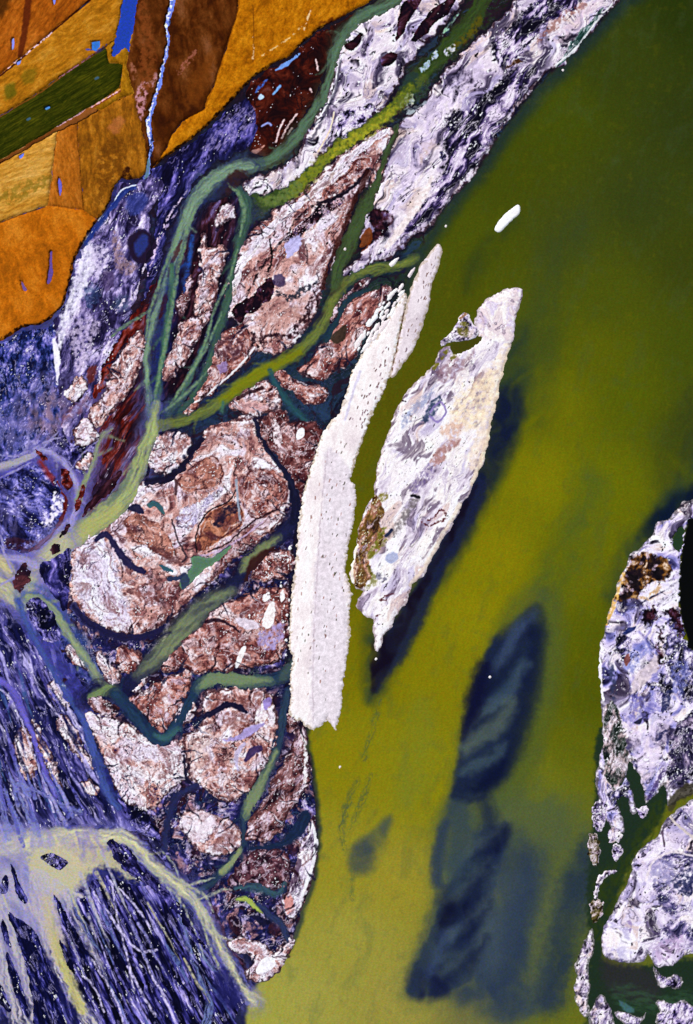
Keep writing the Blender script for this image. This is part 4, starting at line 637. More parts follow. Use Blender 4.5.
# small creeks that drain the islands: dark threads running in from the banks
ISLES = {n: v for n, v in LANDS.items() if v['group'] == 'islands of the delta' and v['parent'] is None}
def creeks():
    r = np.random.RandomState(77)
    for n in ISLES:
        ys_, xs_ = np.nonzero((ID == n) & (D > .3) & (D < 1.2))
        area = int(((ID == n) & (D > 0)).sum() * CELL * CELL)
        if area < 250 or len(xs_) == 0: continue
        yc, xc = np.nonzero((ID == n) & (D > 0)); cx, cy = xc.mean() * CELL - M, yc.mean() * CELL - M
        for k in range(min(12, 2 + area // 420)):
            q = r.randint(len(xs_)); x, y = xs_[q] * CELL - M, ys_[q] * CELL - M
            a = math.atan2(cy - y, cx - x) + r.uniform(-.8, .8); L = r.uniform(.5, 1) * min(26, .55 * math.sqrt(area)); pts = [(x - 3 * math.cos(a), y - 3 * math.sin(a))]
            for t in range(5):
                pts.append((x, y)); a += r.uniform(-.55, .55); x += L / 5 * math.cos(a); y += L / 5 * math.sin(a)
            w0 = r.uniform(.9, 2.0)
            stroke(pts, list(np.linspace(w0, .2, len(pts))), [(26, 18, 36), (40, 20, 30), (22, 22, 48)][k % 3], .9, 1.0, 1.2, 6, on='B', brk=1.5)
            if k % 2 == 0:
                stroke([(px + 2.2, py + 1.0) for px, py in pts[1:]], .6, (240, 228, 236), .7, .7, 1.0, 6, brk=.8, only=[n])
creeks()

# white bank below the fields, banks of the maroon flat
WB = [(88, 236), (92, 250), (96, 262), (88, 282), (80, 300), (72, 318), (66, 336), (60, 352), (57, 336), (62, 314), (68, 298), (74, 276), (82, 252)]
patch(WB, (240, 234, 250), .95, 4, 3, 6, brk=1.8); stroke([(54, 340), (57, 358), (57, 384)], [2, 3, 1], (244, 238, 252), 1, 1.2, 1); patch([(90, 244), (104, 246), (112, 262), (104, 276), (92, 274)], (222, 208, 236), .8, 5, 4, brk=.6)
patch([(84, 290), (92, 284), (100, 290), (96, 304), (86, 306)], (44, 68, 110), .6, 4, 4, 5, brk=1.2); patch([(116, 298), (126, 296), (130, 306), (120, 312), (114, 306)], (72, 94, 120), .6, 5, 4, 5, brk=1.2); patch([(102, 274), (112, 272), (114, 286), (104, 290)], (70, 54, 96), .7, 3, 3)
patch([(66, 330), (80, 320), (92, 318), (100, 322), (94, 344), (84, 364), (76, 370), (72, 352)], (214, 196, 226), .7, 5, 4, brk=.6)
patch([(128, 242), (138, 230), (148, 232), (156, 244), (152, 258), (142, 264), (132, 258)], (30, 18, 44), 1, 4, 1.5, on='B', dig=.35); patch([(134, 246), (142, 234), (148, 238), (146, 250), (138, 256)], (40, 56, 130), .8, 4, 1, on='B')
patch([(112, 232), (120, 238), (124, 258), (138, 266), (130, 274), (116, 268)], (160, 126, 128), .7, 4, 3, brk=.6); stroke([(86, 244), (96, 228), (110, 210), (122, 194), (134, 187)], 2.6, (36, 54, 126), .9, 2, 1.5, on='B'); stroke([(84, 244), (96, 225), (110, 206), (122, 190), (136, 185)], .7, (210, 220, 246), .9, .7, .7)
patch([(126, 196), (140, 192), (148, 200), (140, 214), (128, 212)], (50, 62, 140), .7, 5, 3, on='B')
patch([(202, 150), (216, 130), (230, 112), (244, 106), (256, 112), (250, 126), (234, 140), (222, 150)], (150, 136, 190), .75, 5, 4, brk=.5, streak=(130, 4, 2, .8))
stroke([(276, 70), (286, 64), (294, 58), (300, 54)], [1, 2.4, 2, .8], (110, 150, 220), .95, 1.2, 1.2); stroke([(256, 92), (262, 84), (268, 80)], [1, 1.6, .6], (60, 100, 190), .8, 1.2, 1.2, brk=.4); stroke([(274, 94), (278, 88), (280, 86)], 1.2, (120, 170, 230), .9, 1, .8); patch([(258, 98), (261, 94), (264, 97), (261, 100)], (180, 200, 236), 1, .8, .8)
stroke([(262, 126), (268, 123), (271, 125)], 1, (140, 150, 210), .9, 1, .5)
for q in ([(276, 142), (280, 128), (284, 120)], [(282, 138), (288, 126), (297, 114)], [(288, 134), (292, 128)], [(316, 60), (318, 70)], [(310, 89), (312, 92)]): stroke(q, .9, (226, 190, 190), .95, .8, .8, 3)
stroke([(236, 158), (248, 154), (260, 150), (264, 146)], [.8, 1.6, 1.6, .8], (206, 146, 130), .9, 1, 1.2, brk=.7)
stroke([(320, 24), (340, 20), (350, 14)], [1, 3, 3], (60, 10, 6), .6, 4, 3)
F = [(196, 190), (178, 214), (166, 240), (160, 262)]
stroke([(x - 8, y) for x, y in F], 1.0, (220, 196, 222), .9, .8, 1.6, 4, brk=.35); stroke([(x - 12, y + 14) for x, y in F], 1.0, (206, 180, 220), .8, .8, 1.6, 4, brk=.3)
for q in ([(146, 262), (140, 284), (132, 300)], [(124, 300), (116, 312)], [(112, 336), (104, 352)], [(100, 372), (98, 388)]): stroke(q, 1.3, (236, 222, 240), .8, .9, 1.5, 3, brk=.3)
patch([(64, 412), (76, 404), (90, 396), (84, 410), (70, 420), (60, 424)], (118, 70, 84), .7, 6, 4, brk=.5); patch([(88, 368), (96, 366), (94, 380), (88, 382)], (110, 40, 30), .7, 3, 2)
# streaks of the violet plains: every one follows the fall of the water
rs = np.random.RandomState(11)
def flowline(x0, y0, L, seed, n=5):
    r = np.random.RandomState(seed); q = []; x, y = x0, y0
    for i in range(n):
        q.append((x, y))
        a = 76 - .095 * max(0, min(230, x)) + r.uniform(-6, 6) - (8 if y < 830 else 0) + (6 if y < 830 and x < 40 else 0)
        x += L / n * math.cos(math.radians(a)); y += L / n * math.sin(math.radians(a))
    return q
for k in range(70):
    x0 = rs.uniform(-30, 100); y0 = rs.uniform(600, 790); L = rs.uniform(24, 90)
    if x0 > 24 + (y0 - 600) * .45: continue
    c = [(16, 18, 66), (12, 12, 44), (104, 100, 190), (170, 162, 222), (56, 84, 140), (20, 22, 74), (80, 72, 150)][k % 7]
    stroke(flowline(x0, y0, L, k), [.3, rs.uniform(.8, 3.2), .3], c, .8, 1.4, .9, 14, brk=1.2)
for k in range(120):
    x0 = rs.uniform(40, 215); y0 = rs.uniform(870, 1030); L = rs.uniform(24, 90)
    if y0 < 892 + (x0 - 130) * .85 * (x0 > 130) or x0 < 66 + (y0 - 900) * .25: continue
    c = [(6, 6, 28), (8, 8, 32), (112, 104, 182), (180, 170, 226), (6, 6, 26), (60, 58, 134), (88, 104, 160)][k % 7]
    stroke(flowline(x0, y0, L, 500 + k), [.2, rs.uniform(.7, 2.6), .2], c, .88, 1.0, .8, 14, brk=1.3)
for q, w_ in (([(94, 892), (104, 906), (116, 924), (130, 942), (142, 952), (156, 950)], 1.3), ([(110, 880), (126, 896), (140, 912), (152, 930)], 1.0), ([(112, 884), (114, 900), (120, 930), (128, 960), (134, 990)], 1.0), ([(142, 950), (150, 972), (164, 996), (174, 1020)], 1.2), ([(66, 920), (84, 948), (100, 972), (116, 1000), (124, 1024)], 1.0), ([(128, 966), (140, 990), (156, 1016)], 1.2), ([(84, 976), (96, 990), (104, 1012)], 1.0),
              ([(20, 604), (40, 650), (60, 690), (84, 740), (100, 780), (112, 806)], .9), ([(28, 660), (40, 690), (62, 720)], .8), ([(0, 690), (12, 700), (24, 728), (36, 760), (46, 790), (54, 812)], .9)):
    stroke(q, w_, (206, 196, 232), .85, .9, 1.2, 9, brk=1.2)

# ------------------------------------------------------------------ channels over the flats
def channel(label, q, wd, c, dig=.8, soft=4, jag=1.6, edge=None, name='channel', streak=None, alpha=1.0, brk=0):
    i = water(name, label, 'channel') if label else None
    if edge: stroke(q, [v + edge[1] + 1 for v in wd], edge[0], edge[2] * .9, edge[1] * 2 + 3, jag * 2, 12, on='M', streak=(0, 7, 4, .5))
    wd = np.array(wd, float)
    stroke(q, wd, c, alpha, soft + wd.max() * .35, jag, 10, on='M', dig=dig, wid_id=i, streak=(0, 9, 3, .28), brk=brk)
    stroke(q, wd * .45, tuple(min(255, v * 1.18 + 6) for v in c), .5, soft + wd.max() * .2, jag, 10, on='M', streak=(0, 10, 2.5, .7))
    r = np.random.RandomState(int(abs(q[0][0] * 7 + q[-1][1] * 3)) % 9973)
    pq = smooth(q, 3, closed=False)
    for k in range(4, len(pq) - 2, 4):        # tapering side rills
        (x0, y0), (x1, y1) = pq[k], pq[k + 1]
        an = math.atan2(y1 - y0, x1 - x0) + r.choice([-1, 1]) * r.uniform(.35, .9); L = r.uniform(10, 26); pts = [(x0, y0)]
        for t in range(4):
            an += r.uniform(-.3, .3); x0 += L / 4 * math.cos(an); y0 += L / 4 * math.sin(an); pts.append((x0, y0))
        stroke(pts, [min(2.4, wd.max() * .3), 1.3, .9, .5, .2], c, .75, 2.2, 1.2, 8, on='M', brk=1.3)
    return i
T1 = (114, 140, 114)
channel('dull green channel running from the top past the maroon flat', [(408, -30), (398, -4), (380, 8), (360, 18), (344, 34), (335, 52), (330, 75), (320, 102), (304, 126), (288, 146), (272, 159), (256, 165), (240, 167)], [7, 7, 6, 6, 6, 5, 4.5, 4.5, 5, 5, 5, 5, 5], (78, 104, 80), edge=((44, 40, 30), 3, .7))
channel('teal green channel curving down to the junction', [(250, 166), (236, 168), (222, 175), (208, 184), (196, 198), (188, 214), (181, 234), (174, 256), (168, 280), (158, 306), (150, 332), (147, 356), (147, 380), (150, 404), (152, 424)], [5, 6, 7.5, 7, 6.5, 6, 5, 4.6, 3.6, 3, 2.8, 2.6, 2.6, 3.4, 6], T1, edge=((36, 44, 88), 4, .8), streak=(112, 4, 3, .35))
stroke([(244, 178), (238, 176), (230, 186), (222, 194)], [3, 6, 6, 3], (48, 22, 24), .85, 4, 2, on='W'); stroke([(226, 182), (218, 196), (206, 206)], [2, 3, 2], (30, 36, 70), .7, 4, 2, on='W')
stroke([(182, 240), (174, 258), (168, 276)], [1, 2, 1], (70, 40, 44), .8, 2, 1, on='W'); stroke([(168, 292), (164, 304), (160, 318)], [1.5, 2.5, 1], (60, 20, 22), .85, 2, 1, on='W', dig=0)
channel(None, [(240, 190), (246, 205), (244, 226), (238, 246), (234, 262), (230, 286), (226, 306), (220, 326), (214, 344), (208, 364), (200, 384), (190, 400), (180, 412)], [3, 6, 5, 4, 3, 3, 5, 4, 3, 3, 2.5, 3, 4], (56, 84, 68), dig=.4, edge=((24, 32, 70), 3, .7), streak=(112, 4, 3, .6))
channel(None, [(172, 266), (172, 290), (168, 318), (164, 346), (160, 376), (156, 404)], [2, 3, 3, 3, 3, 3], (62, 96, 76), dig=.5, edge=((24, 34, 96), 2, .8), streak=(100, 5, 2, .5))
channel(None, [(192, 236), (190, 256), (186, 276), (184, 292)], [1, 2, 2, .6], (30, 70, 150), dig=.4, alpha=.9, brk=.6)
channel(None, [(210, 330), (200, 356), (188, 382), (176, 404), (168, 414)], [1, 1.6, 2, 2, 3], (66, 96, 84), dig=.4, streak=(115, 5, 2, .6))
channel(None, [(196, 384), (184, 396), (172, 410)], [1, 2, 3], (60, 80, 80), dig=.4, streak=(115, 5, 2, .6))
for q, wd in (([(200, 200), (190, 222), (184, 246), (178, 270), (174, 296), (170, 320), (164, 350), (158, 380), (154, 404)], 1.8), ([(228, 184), (240, 196), (244, 214), (240, 236)], 2.2), ([(184, 214), (176, 238), (166, 264), (158, 288), (150, 312), (146, 336)], 1.6), ([(238, 250), (228, 280), (214, 310), (206, 340), (194, 366), (180, 390), (166, 410)], 1.5), ([(222, 312), (214, 330), (204, 352), (190, 374), (176, 396)], 1.2), ([(150, 310), (138, 318), (124, 326), (112, 336)], 1.8), ([(206, 372), (192, 388), (176, 402), (160, 414)], 1.4)):
    stroke(q, [.5] + [wd] * (len(q) - 2) + [.8], (112, 140, 106), .85, 2.4, 1.2, 10, on='M', dig=.35, brk=1.4)
channel('olive green channel from the river sweeping round the rose island to the junction', [(416, 258), (396, 266), (376, 268), (358, 274), (344, 284), (334, 300), (326, 318), (314, 336), (298, 352), (278, 364), (258, 374), (240, 386), (222, 400), (204, 412), (184, 420), (166, 424), (152, 426)], [3, 4, 5, 4, 5, 5, 5, 5, 5, 6, 6.5, 6.5, 6, 5.5, 5, 5, 6], (98, 108, 48), edge=((20, 36, 60), 4, .6), streak=(145, 5, 3, .25))
stroke([(300, 352), (278, 364), (258, 374), (240, 387), (222, 400)], [2, 3.5, 4.5, 4, 2], (122, 124, 10), .8, 5, 1.5, on='W')
channel('dark green side arm slipping between two strips of the shore', [(398, 128), (388, 150), (380, 172), (374, 190), (366, 206), (356, 228), (346, 250), (338, 268), (334, 286)], [2, 2, 2.5, 3.5, 6, 7, 7, 6, 5], (58, 76, 42), edge=((40, 24, 20), 2, .5), jag=2)
channel(None, [(368, 290), (352, 296), (344, 306), (336, 322), (326, 340)], [1, 3, 3, 3, 3], (26, 48, 60), dig=.6, jag=1.5)
channel(None, [(270, 370), (276, 384), (284, 398), (296, 412), (306, 420)], [2, 2.5, 3, 3, 2], (34, 70, 78), dig=.6, streak=(55, 5, 2, .5)); channel(None, [(224, 402), (222, 412)], 1.6 * np.ones(2), (60, 96, 80), dig=.5)
channel('yellow green algae covered channel through the top strip', [(500, -40), (486, -6), (474, 16), (456, 38), (438, 58), (420, 76), (404, 94), (388, 112), (370, 126), (352, 138), (332, 154), (312, 172), (296, 188), (278, 198), (262, 202), (254, 196)], [9, 8, 8, 8, 8, 8, 6, 5, 5, 5, 5, 5, 6, 7, 6, 3], (48, 66, 26), jag=2.5, soft=2)
stroke([(410, 88), (394, 106), (376, 122), (354, 136), (334, 150), (316, 166), (300, 182)], [3, 4, 4, 4.5, 4, 4, 4], (126, 130, 26), .85, 4, 3, 6, on='W', brk=.7); stroke([(480, 18), (470, 34), (452, 48)], [2, 3, 2], (92, 82, 12), .8, 4, 2, on='W', brk=.6); stroke([(400, 84), (412, 76), (420, 86)], [3, 4, 3], (36, 54, 50), .8, 3, 2, on='W')
stroke([(292, 192), (276, 200), (262, 200)], [4, 5, 3], (84, 104, 46), .8, 4, 2, on='W', brk=.5)
for p, c in (([(425, 63), (428, 60), (431, 64), (425, 70), (421, 72), (420, 68)], (176, 196, 216)), ([(431, 56), (436, 50), (438, 56), (433, 60)], (190, 204, 226)), ([(440, 36), (452, 20), (460, 10), (454, 22), (446, 32)], (150, 190, 170)), ([(444, 52), (452, 44), (456, 48), (448, 56)], (206, 206, 216)), ([(402, 100), (410, 92), (414, 100), (408, 110), (400, 106)], (190, 196, 186))):
    patch(p, c, .85, 1.5, 1.5, 3, on='W', brk=.7)
for q, wd, c, al in (([(404, 98), (388, 116), (368, 130), (346, 142), (326, 158), (308, 178), (292, 194)], [4, 6, 7, 6, 6, 7, 6], (118, 126, 34), .8), ([(396, 108), (376, 126), (352, 140), (330, 156)], [2, 3, 4, 2], (164, 160, 40), .8), ([(298, 186), (280, 198), (264, 202)], [6, 6, 3], (104, 120, 60), .7), ([(424, 78), (412, 90), (400, 104)], [4, 5, 5], (84, 96, 34), .7)):
    stroke(q, wd, c, al, 5, 4, 7, on='B', brk=.8)
L1 = (164, 168, 92)
for pl, c, al in (([(14, 404), (50, 372), (84, 400), (70, 440), (36, 452), (6, 440)], (112, 104, 160), .6), ([(36, 410), (50, 398), (60, 412), (48, 430), (36, 424)], (164, 124, 130), .6), ([(-20, 420), (10, 410), (20, 440), (0, 460), (-20, 460)], (116, 112, 176), .5), ([(-10, 500), (14, 496), (20, 520), (4, 534), (-10, 530)], (120, 110, 168), .5)):
    patch(pl, c, al, 18, 5, on='M', streak=(100, 1.5, 7, .8))
channel('lime green channel from the junction down to the milky fork', [(156, 404), (152, 430), (146, 446), (139, 466), (130, 486), (118, 504), (102, 518), (86, 528), (72, 538), (58, 550)], [1.5, 6, 7, 7.5, 9, 10.5, 11, 11, 11, 11], (150, 160, 104), soft=3, edge=((92, 92, 150), 4, .8), streak=(120, 5, 4, .3))
stroke([(118, 508), (98, 522), (80, 534), (62, 548)], [3, 5, 5, 5], (176, 174, 100), .7, 6, 2, on='W'); stroke([(132, 470), (122, 488), (108, 504)], [1, 2, 1], (96, 110, 100), .7, 3, 1, on='W')
channel('milky forked channel at the far left', [(62, 544), (50, 556), (38, 566), (30, 580), (28, 596), (24, 604), (14, 598), (4, 588), (-30, 566)], [10, 9, 8, 7, 7, 7, 8, 10, 10], (172, 168, 136), soft=5, edge=((140, 132, 188), 5, .8), streak=(120, 4, 4, .4))
channel(None, [(36, 566), (24, 560), (8, 558), (-10, 556), (-40, 540)], [3, 3, 2.6, 3, 3], (150, 142, 184), dig=.5, soft=4, edge=((104, 98, 176), 3, .6), streak=(20, 4, 3, .6)); channel(None, [(10, 572), (4, 564), (-6, 560)], [4, 6, 7], (186, 176, 130), dig=.5, soft=5)
channel(None, [(-40, 474), (0, 466), (14, 462), (30, 456), (40, 450), (50, 452), (64, 462), (72, 474), (78, 492), (76, 510), (70, 526)], [3.4, 3.4, 3.2, 2.6, 1.6, 1.8, 2.4, 2.8, 3, 3, 3], (152, 144, 190), dig=.5, soft=3, edge=((104, 98, 176), 2.5, .6), streak=(20, 4, 3, .6)); stroke([(-10, 470), (10, 464), (28, 457)], [3, 3, 2], (170, 166, 160), .7, 4, 1, on='W')
channel(None, [(78, 500), (84, 484), (92, 466), (96, 452), (102, 436), (112, 428)], [3, 2.4, 2, 1.6, 1.2, .8], (128, 138, 106), dig=.5, soft=3, edge=((120, 110, 170), 2, .7)); channel(None, [(40, 462), (46, 470), (52, 478)], [2, 3, 2], (120, 30, 30), dig=0, alpha=.7, soft=2)
for q, wd in (([(-10, 452), (14, 456), (34, 448), (50, 440), (64, 436)], 1.2), ([(26, 456), (44, 446), (58, 432)], 1.0), ([(0, 478), (16, 470), (32, 462)], 1.2), ([(70, 470), (84, 452), (98, 440)], .9), ([(-10, 590), (10, 580), (26, 566)], 1.4), ([(0, 545), (6, 556), (12, 572)], 1.2), ([(-10, 520), (2, 540), (4, 556)], 1.2), ([(44, 590), (36, 600), (40, 612)], 1.2), ([(40, 556), (48, 566), (42, 580)], 1.0)):
    stroke(q, [.4, wd, wd, .5], (156, 148, 196), .85, 1.6, 1.0, 9, on='M', dig=.3, brk=1.4)
channel('milky green arm slanting down the violet plain', [(28, 598), (40, 600), (54, 612), (66, 630), (78, 648), (90, 666), (100, 682), (110, 692)], [4, 4, 4, 4, 4, 3.5, 4, 5], (130, 142, 110), soft=3, edge=((56, 80, 140), 4, .8), streak=(55, 5, 3, .4))
channel(None, [(18, 600), (26, 622), (38, 646), (54, 674), (70, 700), (82, 718), (92, 746), (100, 770), (108, 794), (118, 808)], [3, 2.6, 2.4, 2, 3, 3, 4, 4, 4, 3], (60, 76, 140), dig=.5, soft=3, streak=(62, 5, 2, .6)); channel(None, [(0, 680), (12, 690), (22, 710), (34, 738), (44, 770), (56, 796)], [3, 3, 3, 2.5, 2, 2], (100, 90, 180), dig=.45, soft=3, streak=(64, 5, 2, .6))
channel('navy channel with a yellow green core between the terracotta and rusty islands', [(296, 516), (284, 532), (268, 546), (250, 562), (238, 580), (226, 594), (206, 606), (188, 622), (172, 642), (156, 660), (140, 674), (124, 688), (110, 692), (96, 690), (84, 698)], [6, 6, 7, 7, 6, 6, 8, 8, 8, 7, 6, 7, 5, 4, 3], (24, 26, 58), soft=3, edge=((18, 16, 44), 3, .9))
stroke([(278, 537), (264, 548), (250, 560), (242, 570)], [.6, 4, 4.5, 1], (130, 140, 88), .85, 6, 1.5, on='W'); stroke([(232, 592), (214, 600), (196, 614), (182, 630), (166, 648), (152, 662), (138, 674)], [.6, 5, 7, 8, 7, 5, 1], (134, 146, 100), .85, 9, 1.5, on='M', streak=(135, 6, 5, .3))
stroke([(292, 562), (282, 582), (262, 588), (244, 592)], [3, 3, 3, 3], (24, 30, 74), .9, 3, 1, on='W'); patch([(246, 588), (248, 566), (262, 552), (282, 546), (292, 550), (290, 556), (272, 556), (260, 564), (256, 580)], (50, 20, 20), .9, 3, 1.5, on='W')
stroke([(116, 696), (112, 690), (102, 692), (92, 698)], [3, 5, 4, 3], (122, 144, 90), .9, 4, 1, on='W')
channel('blue green channel bending round the brown tapering island', [(296, 664), (284, 676), (266, 682), (246, 681), (226, 679), (210, 680), (198, 686), (190, 700), (182, 716), (172, 732), (162, 740), (148, 732), (136, 718), (124, 704), (116, 694)], [5, 6, 6, 6.5, 6.5, 6, 6, 5, 4.5, 6, 6, 6, 6, 6, 5], (30, 52, 76), soft=3, edge=((16, 18, 50), 2, .9))
stroke([(270, 681), (250, 680), (230, 679), (212, 680), (200, 688)], [.6, 5, 7, 6.5, 1], (126, 144, 98), .85, 8, 1.2, on='W'); stroke([(178, 730), (166, 738), (156, 735)], [2, 3, 1], (60, 100, 100), .8, 4, 1, on='W'); stroke([(292, 660), (286, 672), (282, 684)], [2, 4, 2], (74, 90, 80), .7, 5, 1, on='W')
channel('slim blue and green channel down the left of the ragged dark island', [(288, 690), (284, 712), (281, 734), (276, 752), (266, 772), (258, 788), (250, 802), (244, 818), (243, 832), (242, 846), (234, 858), (224, 870), (212, 882), (200, 892), (190, 900)], [3, 4, 4, 4, 4, 5, 6, 4, 2, 2, 3, 4, 3.5, 4, 5], (38, 56, 76), soft=3, edge=((16, 20, 60), 3, .9))
stroke([(276, 752), (262, 782), (252, 800), (246, 816)], [.5, 3, 6, .8], (132, 146, 100), .85, 6, 1, on='W'); stroke([(240, 850), (232, 862), (222, 872)], [1.5, 2.5, 2.5], (140, 150, 104), .9, 3, 1, on='W')
channel(None, [(306, 816), (296, 832), (284, 842), (268, 848), (250, 848)], [5, 6, 4, 3, 2], (22, 36, 62), dig=.5, soft=4); channel(None, [(286, 884), (276, 894), (262, 888), (250, 886), (236, 888)], [2, 3, 3, 3, 2], (50, 78, 90), dig=.5, soft=4, streak=(10, 4, 3, .6))
stroke([(238, 899), (246, 899), (254, 906), (262, 912)], [2, 2.5, 2.5, 1], (160, 176, 84), .95, 3, 1, on='W', dig=.4); channel(None, [(258, 904), (270, 916), (282, 926), (288, 940)], [2, 3, 3, 2], (40, 50, 84), dig=.4, soft=3)
channel(None, [(196, 786), (180, 794), (172, 806), (166, 830), (164, 850)], [3, 3, 3, 3, 3], (32, 36, 74), dig=.5, soft=4, streak=(100, 4, 3, .5)); stroke([(184, 756), (186, 776), (190, 782)], [.8, 1.4, 2], (20, 18, 44), .9, 1, 1, on='B', dig=.3)
FAN = (196, 192, 152)
channel('pale yellow milky channel spreading as a fan at the bottom left', [(-50, 852), (-20, 848), (0, 846), (30, 844), (56, 840), (84, 838), (108, 838), (124, 838), (140, 850), (154, 866), (170, 878), (184, 890), (196, 902), (208, 924), (222, 950), (236, 976), (246, 992), (254, 1004)], [14, 14, 11, 12, 11, 10, 8, 6.5, 4.5, 3.6, 4.2, 5, 3.6, 2.6, 2.4, 2.4, 2.2, .6], FAN, soft=5, jag=2.5, edge=((120, 116, 190), 5, .8), streak=(60, 4, 5, .35))
patch([(-70, 830), (20, 826), (60, 836), (90, 850), (84, 880), (66, 900), (62, 930), (58, 960), (44, 950), (36, 990), (20, 1000), (-70, 1010)], (158, 150, 184), .85, 16, 5, on='M', dig=.3, streak=(66, 4, 8, .5))
patch([(36, 850), (84, 846), (110, 850), (124, 868), (140, 880), (128, 878), (108, 866), (92, 870), (84, 882), (70, 892), (46, 896), (34, 880), (28, 864)], (198, 190, 148), .9, 9, 4, on='M', dig=.4)
for q, wd in (([(40, 880), (44, 910), (50, 940), (61, 970), (73, 995), (88, 1018), (108, 1060)], [11, 8, 6.5, 6.5, 6.5, 7, 8]), ([(10, 880), (24, 900), (36, 912), (44, 920)], [10, 9, 6, 5]), ([(0, 900), (4, 910), (14, 935), (24, 965), (32, 1000), (38, 1030)], [7, 6.5, 6, 5.5, 5.5, 6]), ([(-10, 920), (-2, 950), (7, 985), (15, 1010), (26, 1040)], [8, 7, 7, 8, 13]), ([(50, 890), (57, 930), (69, 965), (76, 985)], [4, 3.2, 2.6, .5]), ([(66, 890), (76, 922), (96, 956), (104, 975)], [4, 3, 2.4, .5]), ([(56, 884), (66, 894), (82, 896)], [6, 6, 3])):
    stroke(q, wd, (186, 178, 184), .95, 6, 2, 8, on='M', dig=.45, streak=(66, 5, 3, .5))
stroke([(46, 900), (54, 940), (68, 976), (82, 1010)], [3, 4, 3.5, 3], (196, 188, 110), .8, 4, 2, on='M')
for q, wd in (([(70, 892), (78, 912), (92, 940), (100, 952)], [2, 2, 2, 1]), ([(176, 896), (182, 920), (190, 948), (200, 980), (210, 1000), (206, 1024)], [2, 2, 2, 2, 3, 5]), ([(196, 944), (206, 960), (220, 976)], [1, 2, 1]), ([(62, 900), (66, 918), (78, 938)], [1.5, 1.5, 1])):
    stroke(q, wd, (112, 126, 176), .85, 3, 1.5, 8, on='M', dig=.35, streak=(66, 5, 2, .6))
for q in ([(4, 790), (14, 812), (24, 836)], [(12, 780), (24, 806), (36, 834)], [(0, 800), (4, 820), (8, 838)], [(18, 784), (40, 792), (60, 804), (80, 812)]): stroke(q, [1.5, 2, 3], (128, 132, 190), .85, 3, 1.5, 6, on='M', dig=.35, streak=(60, 5, 2, .5))
for k2 in range(22):
    x0 = rs.uniform(-20, 195); y0 = 848 + rs.uniform(0, 70) + max(0, x0 - 110) * .6; L = rs.uniform(40, 100)
    stroke(flowline(x0, y0, L, 900 + k2), [rs.uniform(1, 2.2), rs.uniform(.6, 1.6), .2], [(176, 172, 190), (128, 124, 190), (150, 146, 196), (190, 184, 150)][k2 % 4], .8, 1.6, .8, 14, on='M', dig=.3, brk=1.4)
for k2 in range(26):
    x0 = rs.uniform(-30, 60); y0 = rs.uniform(740, 800); L = rs.uniform(40, 80)
    if x0 > (y0 - 700) * .8: continue
    stroke(flowline(x0, y0, L, 700 + k2), [.3, rs.uniform(.6, 1.6), 2], [(122, 126, 190), (96, 98, 176), (150, 146, 200)][k2 % 3], .8, 1.6, .8, 14, on='M', dig=.3, brk=1.2)
for pl, c, al in (([(-20, 880), (10, 872), (40, 884), (56, 906), (50, 930), (20, 930), (-20, 940)], (160, 152, 190), .55), ([(60, 842), (100, 838), (120, 846), (100, 862), (70, 868)], (206, 186, 150), .45), ([(84, 826), (96, 832), (102, 850), (96, 856), (88, 842)], (140, 126, 190), .6), ([(30, 900), (60, 896), (64, 930), (56, 960), (44, 930)], (198, 180, 168), .5), ([(76, 836), (86, 840), (90, 856), (84, 858)], (120, 110, 186), .6)):
    patch(pl, c, al, 10, 5, on='M', streak=(64, 4, 6, .8))
for q, wd in (([(118, 834), (136, 852), (156, 872), (176, 888), (196, 908), (206, 930)], 1.4), ([(128, 850), (146, 866), (166, 884), (182, 904), (194, 930), (204, 958)], 1.3), ([(160, 868), (182, 882), (204, 896), (214, 912)], 1.6), ([(186, 886), (200, 882), (214, 878)], 1.4), ([(196, 900), (208, 896), (220, 890), (232, 890)], 1.4), ([(192, 894), (206, 912), (220, 940), (236, 966)], 1.2), ([(200, 910), (206, 936), (218, 966), (232, 990)], 1.2), ([(180, 880), (172, 862), (160, 848)], 1.0)):
    stroke(q, [.5, wd, wd, .4], (170, 172, 150), .85, 2, 1.4, 10, on='M', dig=.3, brk=1.2)
# islets of mud standing in the milky water
mud('small rust brown islet in pale milky water at the left', [(13, 585), (17, 570), (24, 563), (30, 570), (28, 582), (20, 593)], 'maroon', jag=3, jsc=5, h=.15, stops=[(0, (18, 10, 30)), (.5, (50, 24, 36)), (.8, (92, 44, 50)), (1, (130, 90, 150))])
mud('tiny oval brown islet in the milky junction', [(50, 548), (55, 543), (60, 546), (58, 553), (53, 555)], 'dark', jag=2.4, jsc=4, h=.15)
mud('tiny slanting violet islet in the milky channel', [(60, 534), (68, 524), (71, 526), (66, 534), (61, 537)], 'dark', jag=2.4, jsc=4, h=.15)
mud('triangular dark violet flat left of the big terracotta island', [(40, 566), (56, 556), (68, 548), (72, 556), (69, 580), (68, 606), (62, 607), (52, 592), (43, 578)], 'navy', ang=70, st=2)
mud('leaf shaped lavender flat between two milky arms', [(26, 604), (34, 598), (46, 604), (56, 620), (62, 636), (54, 642), (42, 638), (31, 624)], 'blued', ang=55, st=1.8, sc=8)
mud('narrow violet islet between red mud and the lime channel', [(82, 514), (90, 500), (100, 488), (112, 478), (120, 470), (116, 486), (104, 498), (92, 508), (84, 516)], 'dark', ang=130, st=3)
